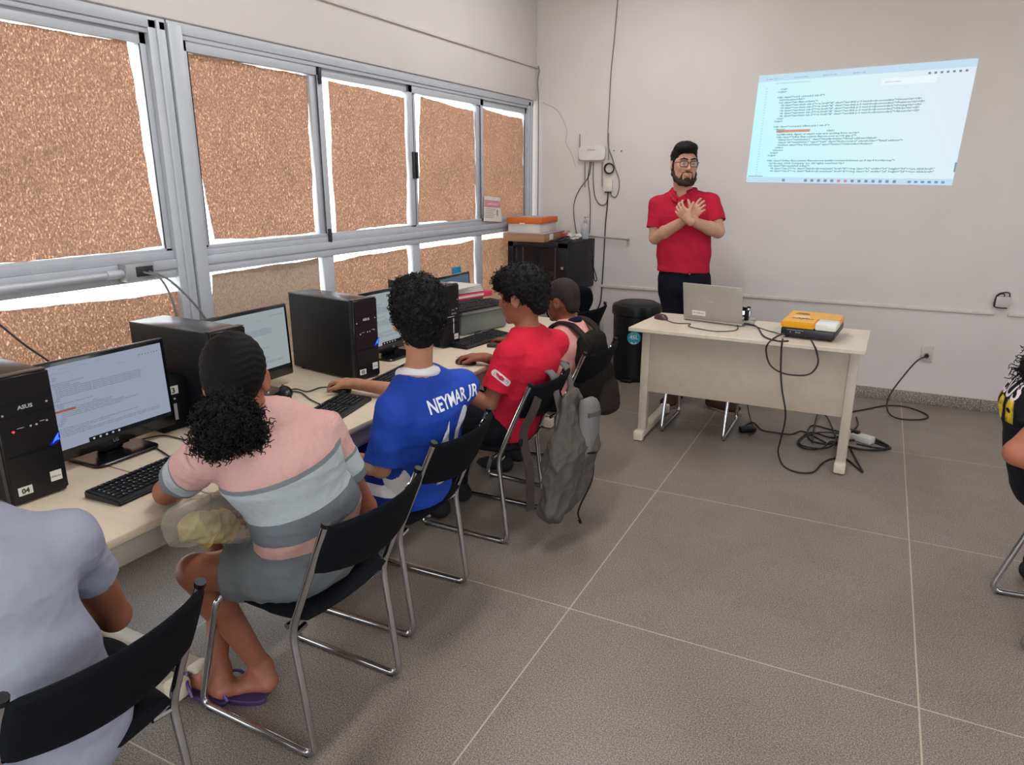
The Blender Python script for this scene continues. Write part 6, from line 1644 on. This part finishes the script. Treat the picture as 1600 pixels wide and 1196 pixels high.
# ------------------------------------------------------------------ teacher
def teacher():
    T = thing('person', 'standing bearded man in a red polo shirt and glasses, hands crossed before his chest', 'person', (-1.12, 5.13, 0))
    sk = skin('fair_skin_teacher', 'bb8d78')
    yb = 5.14; k_ = 1.0
    hc = atn(1069, 256, y=yb-.03)
    nk = atn(1068, 298, y=yb+.02)
    shR = atn(1028, 320, y=yb-.005); shL = atn(1111, 316, y=yb+.03)
    ch = atn(1069, 340, y=yb); wa = atn(1068, 395, y=yb); pel = atn(1069, 432, y=yb)
    elR = atn(1024, 372, y=yb-.045); elL = atn(1122, 362, y=yb-.02)
    wrR = atn(1077, 340, y=yb-.215); wrL = atn(1077, 344, y=yb-.255)
    hipR = pel+A3(-.09, 0, -.03); hipL = pel+A3(.09, .0, -.03)
    anR = A3(-1.235, 5.13, .09); anL = A3(-.925, 5.12, .09)
    knR = A3(-1.25, 5.13, .50); knL = A3(-1.03, 5.13, .50)
    Ls = shL-shR; Lh = A3(1, 0, 0)
    hp, g, B = head_prims(hc, (.52, -.85, -.03), (.03, -.02, 1), 1.08, jaw=1.14)
    R = B[0]
    P = trunk([(pel, .165, .115), (wa, .160, .115), (ch, .175, .12), (mid(nk, ch, .5), .14, .095)], Lh, Ls)
    P += [C(nk-A3(0, 0, .05), shR, .045, .050, .04), C(nk-A3(0, 0, .05), shL, .045, .050, .04), C(nk-A3(0, 0, .06), g(0, -.02, -.07), .064, .060, .03)]
    P += hp
    P += armchain(shR, elR, wrR, 1.08, 1.12)+armchain(shL, elL, wrL, 1.08, 1.12)
    P += legchain(hipR, knR, anR, 1.05)+legchain(hipL, knL, anL, 1.05)
    # left hand (in front, fingers up towards image left), right hand (behind, fingers up towards image right)
    P += hand(wrL, (-.60, -.12, .62), (.1, .9, .15), (.5, .2, .8), (.75, .95, 1.0, 1.05), -.3, 1.02, .16, .3)
    P += hand(wrR, (.62, -.05, .66), (.1, .85, .1), (-.5, .2, .8), (.7, .85, 1.0, 1.1), -.3, 1.02, .14, .3)
    P += footp(anR, anR+A3(0, .03, -.06), anR+A3(-.02, -.20, -.065), 1.05)+footp(anL, anL+A3(0, .03, -.06), anL+A3(.17, -.08, -.065), 1.05)
    flesh('body', P, sk, T, .0042, 2)
    eyes(T, g, B, 1.08)
    s = 1.08
    lp = skin('lip_rose', '8e4f4a')
    flesh('lips', [C(g(-.020, .090, -.057), g(0, .099, -.0545), .0035, .0055, .004), C(g(.020, .090, -.057), g(0, .099, -.0545), .0035, .0055, .004), C(g(-.018, .088, -.073), g(0, .095, -.079), .004, .0065, .004), C(g(.018, .088, -.073), g(0, .095, -.079), .004, .0065, .004)], lp, T, .0028, 1)
    flesh('mouth_opening', [Eo(g(0, .0925, -.066), (.016, .006, .0075), B, .003)], mat('mouth_dark', '3a1a1a', .5), T, .0028, 1)
    for q in (1, -1): flesh('eyebrow', [C(g(.012*q, .1005, .027), g(.034*q, .096, .033), .0050, .0045, .002), C(g(.034*q, .096, .033), g(.052*q, .080, .027), .0045, .003, .002)], m_hair, T, .003, 1)
    m_beard = hairm('dark_beard', '33241f')
    Bd = []
    J_ = [(.072, -.002, -.035), (.069, .015, -.065), (.056, .043, -.094), (.034, .070, -.113), (0, .086, -.119)]
    for q in (1, -1):
        pts = [g(a*q*1.03, b_, c_) for a, b_, c_ in J_]
        rad = [.007, .011, .015, .018, .018]
        for a, b_, r0, r1 in zip(pts, pts[1:], rad, rad[1:]): Bd.append(C(a, b_, r0*1.06, r1*1.06, .015))
        Bd += [C(g(.030*q, .0815, -.054), g(.004*q, .0970, -.046), .0034, .0038, .003), C(g(.031*q, .080, -.056), g(.036*q, .072, -.090), .0035, .010, .006)]
    Bd.append(C(g(-.012, .088, -.093), g(.012, .088, -.093), .009, .009, .008))
    flesh('beard', Bd, m_beard, T, .0032, 2, disp=curly(.0010, 420))
    H = [Eo(g(0, -.020, .040), np.array((.082, .099, .094))*s, B, .015, clip=[(g(0, .048, .02), nrm(B[1]*.95+B[2]*-.2)), (g(0, -.03, -.030), nrm(-B[2]*.9+B[1]*.35))]),
         Eo(g(0, -.055, -.02), np.array((.066, .05, .06))*s, B, .02),
         Eo(g(.0, .022, .098), np.array((.070, .078, .038))*s, B, .03), Eo(g(.006, .062, .092), np.array((.058, .034, .026))*s, B, .02),
         Eo(g(.084, -.008, -.018), (.03, .026, .034), B, .006, sub=True), Eo(g(-.084, -.008, -.018), (.03, .026, .034), B, .006, sub=True)]
    for q in (1, -1): H.append(C(g(.074*q, .018, .02), g(.073*q, .012, -.035), .010, .007, .01))
    flesh('hair', H, m_hair, T, .0036, 2, disp=lambda v: folds(v, .002, 60, 12))
    # glasses
    G = T
    b = bmn()
    for q in (1, -1):
        ring = []
        for x, y in rrect(.050*s, .034*s, .010*s, 4): ring.append(V(g(.0325*q+x/s, .1075-abs(.0325*q+x/s)*.16, .000+y/s)))
        tube(b, ring, .0024, 6, closed=True)
        tube(b, [V(g(.0575*q, .098, .008)), V(g(.070*q, .088, .009)), V(g(.0785*q, .03, .005)), V(g(.080*q, -.012, .0))], .0022, 6)
    tube(b, [V(g(-.0085, .107, .004)), V(g(0, .109, .007)), V(g(.0085, .107, .004))], .0022, 6)
    gl_ = obj('glasses', b, mat('dark_glasses_frame', '231a1c', .3), T, world=True)
    b = bmn()
    for q in (1, -1):
        f_ = b.faces.new([b.verts.new(g(.0325*q+x/s, .1073-abs(.0325*q+x/s)*.16, y/s)) for x, y in rrect(.048*s, .032*s, .010*s, 4)])
    obj('lenses', b, mat('lens_clear', 'c6ccd2', .05, alpha=.07, spec=.7), gl_, world=True)
    # polo shirt
    hem = atn(1068, 424, y=yb)
    J = trunk([(hem-A3(0, 0, .06), .192, .148), (wa, .182, .134), (ch, .198, .136), (mid(nk, ch, .50), .155, .108)], Lh, Ls)
    for p in J: p['clip'].append((hem, A3(0, 0, -1)))
    J += [C(nk-A3(0, 0, .050), shR-A3(0, 0, .006), .062, .054, .05), C(nk-A3(0, 0, .050), shL-A3(0, 0, .006), .062, .054, .05), sleeve(shR, elR, .70, .066, .073, .03), sleeve(shL, elL, .68, .066, .073, .03),
          Eo(nk+A3(0, -.012, .035), (.074, .080, .05), k=.008, sub=True), C(nk+A3(.006, -.09, -.01), nk+A3(.006, -.125, -.085), .036, .008, .008, sub=True)]
    pr = cloth('crimson_pique', 'a81c34', vs=6)
    jr = flesh('polo_shirt', J, pr, T, .005, 2, disp=lambda v: folds(v, .0030, 14, 81, (.5, .1, .5))+folds(v, .0010, 40, 5))
    c0 = nk+A3(.004, -.008, .0)
    ps = []
    for a in np.linspace(-PI/2+.20, 1.5*PI-.20, 34):
        f_ = max(0, -math.sin(a))
        ps.append(c0+A3(math.cos(a)*.080*(1-.25*f_**6), math.sin(a)*(.080+.040*f_**2), .012-.060*f_**2))
    flesh('collar', [Cc for p, q in zip(ps, ps[1:]) for Cc in (C(p, q, .010, .010, .006), C(p+A3(0, 0, -.022)+.014*nrm(p-c0), q+A3(0, 0, -.022)+.014*nrm(q-c0), .009, .009, .012))], pr, T, .004, 2)
    b = bmn(); cst = V(c0+A3(.008, -.118, -.04)); strip(b, [cst, cst+V((.001, -.012, -.045)), cst+V((.002, -.018, -.10))], .030, .005, lambda i: V((.15, -1, .2))); pk = obj('placket', b, pr, T, world=True)
    # trousers and shoes
    S = [C(pel+A3(0, 0, .05), pel+A3(0, 0, -.06), .120, .126, .03, Lh, .72), C(hipR, knR, .102, .078, .03), C(hipL, knL, .102, .078, .03), C(knR, anR+A3(0, 0, .03), .078, .068, .03, clip=[(anR, A3(0, 0, -1))]), C(knL, anL+A3(0, 0, .03), .078, .068, .03, clip=[(anL, A3(0, 0, -1))])]
    flesh('trousers', S, cloth('navy_black_trousers', '13141f'), T, .006, 2, disp=fold_fn(.005, 16, 36))
    m_sh = cloth('brown_suede', '3a2622')
    for an, hd, td in ((anR, A3(.0, .03, -.055), A3(-.01, -.21, -.055)), (anL, A3(-.03, .02, -.055), A3(.19, -.09, -.055))):
        fp = infl(footp(an-A3(0, 0, .012), an+hd, an+td, 1.12), .008, [(A3(0, 0, .016), A3(0, 0, -1))])
        so = flesh('shoe', fp, m_sh, T, .0045, 2)
        d = nrm(td-hd); a_ = math.atan2(d[1], d[0]); c = an+(hd+td)/2
        o_ = [(.155*math.cos(x*PI/16), (.048+.008*math.cos(x*PI/16))*math.sin(x*PI/16)) for x in range(32)]
        obj('sole', prism(bmn(), o_, .019, Matrix.Translation((c[0], c[1], .001)) @ Matrix.Rotation(a_, 4, 'Z')), mat('pale_sole', '8d7f70', .6), so, world=True)
teacher()

# ------------------------------------------------------------------ person at the right edge
def right():
    T = thing('person', 'person at the right edge in a black top with white and yellow lettering', 'person', (.70, 3.08, 0))
    sk = skin('warm_brown_skin_right', 'a4634c')
    pel = A3(.700, 3.07, .545); wa = A3(.645, 3.07, .69); ch = A3(.628, 3.09, .82); nk = A3(.655, 3.11, .955)
    shR = A3(.665, 2.93, .890); shL = A3(.635, 3.28, .885)
    elR = atn(1590, 708, y=2.90); wrR = A3(.78, 2.87, .62); elL = A3(.68, 3.34, .66); wrL = A3(.92, 3.30, .66)
    hipR = A3(.69, 2.99, .535); hipL = A3(.69, 3.16, .535); knR = A3(1.09, 2.98, .54); knL = A3(1.09, 3.18, .54); anR = A3(1.05, 2.98, .10); anL = A3(.76, 3.34, .09)
    Ls = shR-shL; Lh = A3(0, -1, 0); hc = A3(.668, 3.10, 1.085)
    hp, g, B = head_prims(hc, (.85, .45, -.2), (.1, 0, 1), 1.)
    P = trunk([(pel, .155, .105), (wa, .14, .1), (ch, .15, .11), (mid(nk, ch, .25), .12, .08)], Lh, Ls)
    P += [C(nk-A3(0, 0, .03), shR, .048, .048, .03), C(nk-A3(0, 0, .03), shL, .048, .048, .03), C(nk-A3(0, 0, .02), g(0, -.02, -.06), .05, .048, .03)]
    P += hp+armchain(shR, elR, wrR, 1.05, 1.15)+armchain(shL, elL, wrL, 1.)+legchain(hipR, knR, anR)+legchain(hipL, knL, anL)
    P += hand(wrR, (.95, .1, -.05), (0, 0, -1), (0, 1, 0))+hand(wrL, (.95, -.1, -.02), (0, 0, -1), (0, -1, 0))
    flesh('body', P, sk, T, .0055, 2)
    J = trunk([(pel+A3(-.02, 0, .0), .180, .13), (wa, .180, .135), (ch, .185, .145), (mid(nk, ch, .22), .14, .10)], Lh, Ls)
    J += [C(nk-A3(0, 0, .035), shR, .06, .062, .05), C(nk-A3(0, 0, .035), shL, .06, .062, .05), sleeve(shR, elR, .62, .064, .066, .03), sleeve(shL, elL, .9, .064, .06, .03)]
    jr = flesh('hoodie', J, cloth('black_fleece', '14151b'), T, .005, 2, disp=fold_fn(.004, 14, 91))
    Lx = nrm(Ls+A3(0, 0, -.02)); zo = nrm(A3(-1, -.12, .05)); zo = nrm(zo-Lx*(zo@Lx)); up = np.cross(zo, Lx)
    if up[2] < 0: Lx = -Lx; up = np.cross(zo, Lx)
    Mx = Matrix((Lx, up, zo)).transposed().to_4x4(); Mx.translation = V(ch+zo*.25-Lx*.005+up*.028)
    obj('white_lettering', decal(txt(bmn(), 'JESUS', .100, Matrix.Identity(4), 'CENTER', sx=.85, bold=.0018, res=3), jr, Mx), mat('white_print2', 'd3c6cd', .6), jr, world=True, angle=0)
    Mx.translation = V(ch+zo*.25+Lx*.02-up*.06)
    y_ = bmn()
    for i, pl in enumerate(([(0, 0), (.012, 0), (.016, .05), (.028, .01), (.036, .01), (.044, .055), (.046, 0), (.060, 0), (.056, .085), (.040, .085), (.032, .04), (.020, .085), (.002, .085)], [(0, 0), (.045, 0), (.052, .04), (.045, .08), (.012, .085), (0, .06)], [(0, 0), (.05, .005), (.058, .05), (.045, .09), (.0, .085)])):
        prism(y_, pl, .0001, Matrix.Translation((-.12+.075*i, 0, 0)))
    obj('yellow_lettering', decal(y_, jr, Mx), mat('yellow_print', 'd2b02c', .6), jr, world=True, angle=0)
    S = [C(hipR, knR, .094, .072, .03), C(hipL, knL, .094, .072, .03), C(hipR, hipL, .105, .105, .03), C(knR, anR, .066, .058, .03), C(knL, anL, .066, .058, .03)]
    flesh('trousers', S, MATS['black_trousers'], T, .006, 2, disp=fold_fn(.004, 18, 39))
    fp = infl(footp(anR-A3(0, 0, .02), anR+A3(-.03, 0, -.068), anR+A3(.19, 0, -.070), 1.05), .006); flesh('shoe', fp, MATS['dark_shoe'], T, .006, 2)
    fp = infl(footp(anL-A3(0, 0, .015), anL+A3(-.02, .02, -.058), anL+A3(.16, -.10, -.060), 1.05), .006); flesh('shoe', fp, MATS['dark_shoe'], T, .006, 2)
    H = [Eo(g(0, -.020, .040), (.092, .108, .098), B, .02, clip=[(g(0, .056, .03), nrm(B[1]))]), C(g(0, -.07, -.02), g(0, -.10, -.14), .065, .045, .03)]
    hr = flesh('hair', H, m_hair, T, .005, 1, disp=curly(.004, 120))
    b = bmn(); curls(b, surface_spots(hr, 220, 34, lambda p, n: p.z < 1.08), 35, .008, .0026, (.03, .06), 1.2, 4, .8); obj('hair_curls', b, m_hair, T, world=True, angle=0)
right()

# ------------------------------------------------------------------ grey backpack hung on the fourth chair, bag under the table
K = thing('backpack', 'grey backpack hanging by its straps from the chair of the boy in red', 'backpack', (-1.13, 2.93, .17))
m_gb = cloth('grey_canvas', '524d49', .18, 300, .35, 7); m_gb2 = cloth('light_grey_canvas', '6f6c6c', .08); m_gs = cloth('grey_webbing', '6a6765')
flesh('bag', [C(A3(-1.165, 2.87, .67), A3(-1.14, 2.83, .42), .048, .080, .05, (0, 1, 0), .45), C(A3(-1.14, 2.82, .44), A3(-1.15, 2.78, .19), .085, .075, .05, (0, 1, 0), .48), C(A3(-1.17, 2.71, .34), A3(-1.18, 2.69, .17), .055, .05, .05), C(A3(-1.10, 2.92, .50), A3(-1.12, 2.88, .22), .06, .055, .05)], m_gb, K, .0055, 2, disp=lambda v: folds(v, .017, 9, 101, (.1, .9, -.5))+folds(v, .006, 24, 102, (.1, .8, -.5)))
def pk_(u, v):
    a = V((-1.098+.002*v, 2.905+u*.075+.022*v, .515+v*.150-.015*u)); return a+V((.018*(1-u*u)*(1-.4*v*v), 0, 0))
obj('front_pocket', pad(bmn(), pk_, .085, 16, 18, .25, 3), m_gb2, K, world=True, angle=0)
b = bmn(); strip(b, spline([(-1.062, 2.845, .60), (-1.036, 2.91, .598), (-1.055, 2.98, .588)], 6), .02, .006, lambda i: V((1, 0, .1))); obj('pocket_band', b, m_gb, K, world=True)
b = bmn(); tube(b, spline([(-1.062, 2.835, .425), (-1.038, 2.87, .42), (-1.035, 2.92, .425), (-1.06, 2.965, .435)], 6), .006, 6); obj('zip', b, m_cap, K, world=True)
for (y0, y1) in ((2.80, 2.84), (2.955, 2.92)):
    pts = spline([(-1.17, y1, .57), (-1.195, y0, .68), (-1.215, y0, .775), (-1.255, y0, .800), (-1.285, y0, .775), (-1.29, y0, .69)], 6)
    o2 = bmn(); strip(o2, pts, .05, .008, lambda i, pts=pts: V(pts[i])-V((-1.245, pts[i].y, .66))); obj('shoulder_strap', o2, m_gs, K, world=True)
pts = spline([(-1.215, 2.64, .72), (-1.225, 2.605, .66), (-1.255, 2.585, .58), (-1.25, 2.585, .50), (-1.235, 2.60, .40), (-1.235, 2.61, .28), (-1.235, 2.615, .20)], 6)
o2 = bmn(); strip(o2, pts, .04, .006, lambda i: V((1, -.6, 0))); obj('loose_strap', o2, cloth('brown_webbing', '3f3735'), K, world=True)
b = bmn(); box(b, (-1.262, 2.582, .53), (.012, .05, .035), .003); obj('buckle', b, m_cap, K, world=True)
b = bmn(); tube(b, spline([(-1.06, 2.93, .36), (-1.06, 2.91, .26), (-1.09, 2.86, .16), (-1.10, 2.85, .11), (-1.09, 2.86, .07), (-1.095, 2.875, .05), (-1.10, 2.86, .07)], 6), .0045, 6); obj('drawstring', b, m_cap, K, world=True)
K = thing('shoulder_bag', 'grey and brown leather bag on the floor under the table before the boy in blue', 'bag', (-1.98, 2.42, 0))
flesh('bag', [C(A3(-1.99, 2.32, .12), A3(-1.99, 2.52, .12), .10, .10, .05), C(A3(-1.99, 2.34, .28), A3(-1.99, 2.50, .28), .085, .08, .06), C(A3(-1.99, 2.38, .40), A3(-1.99, 2.46, .40), .06, .06, .05)], cloth('grey_leather', '4c4f55', .12), K, .007, 2, disp=fold_fn(.006, 14, 111))
b = bmn(); tube(b, spline([(-1.95, 2.33, .38), (-1.93, 2.36, .47), (-1.93, 2.46, .48), (-1.95, 2.50, .38)], 6), .009, 6); obj('handle', b, mat('dark_brown_leather', '3a2621', .5), K, world=True)
# ------------------------------------------------------------------ view
SC.view_settings.view_transform = 'Standard'
SC.view_settings.look = 'None'
SC.view_settings.gamma = 1
SC.view_settings.use_curve_mapping = False
SC.view_settings.exposure = 0.17
SC.cycles.max_bounces = 8
SC.cycles.transparent_max_bounces = 12
SC.cycles.caustics_reflective = False; SC.cycles.caustics_refractive = False
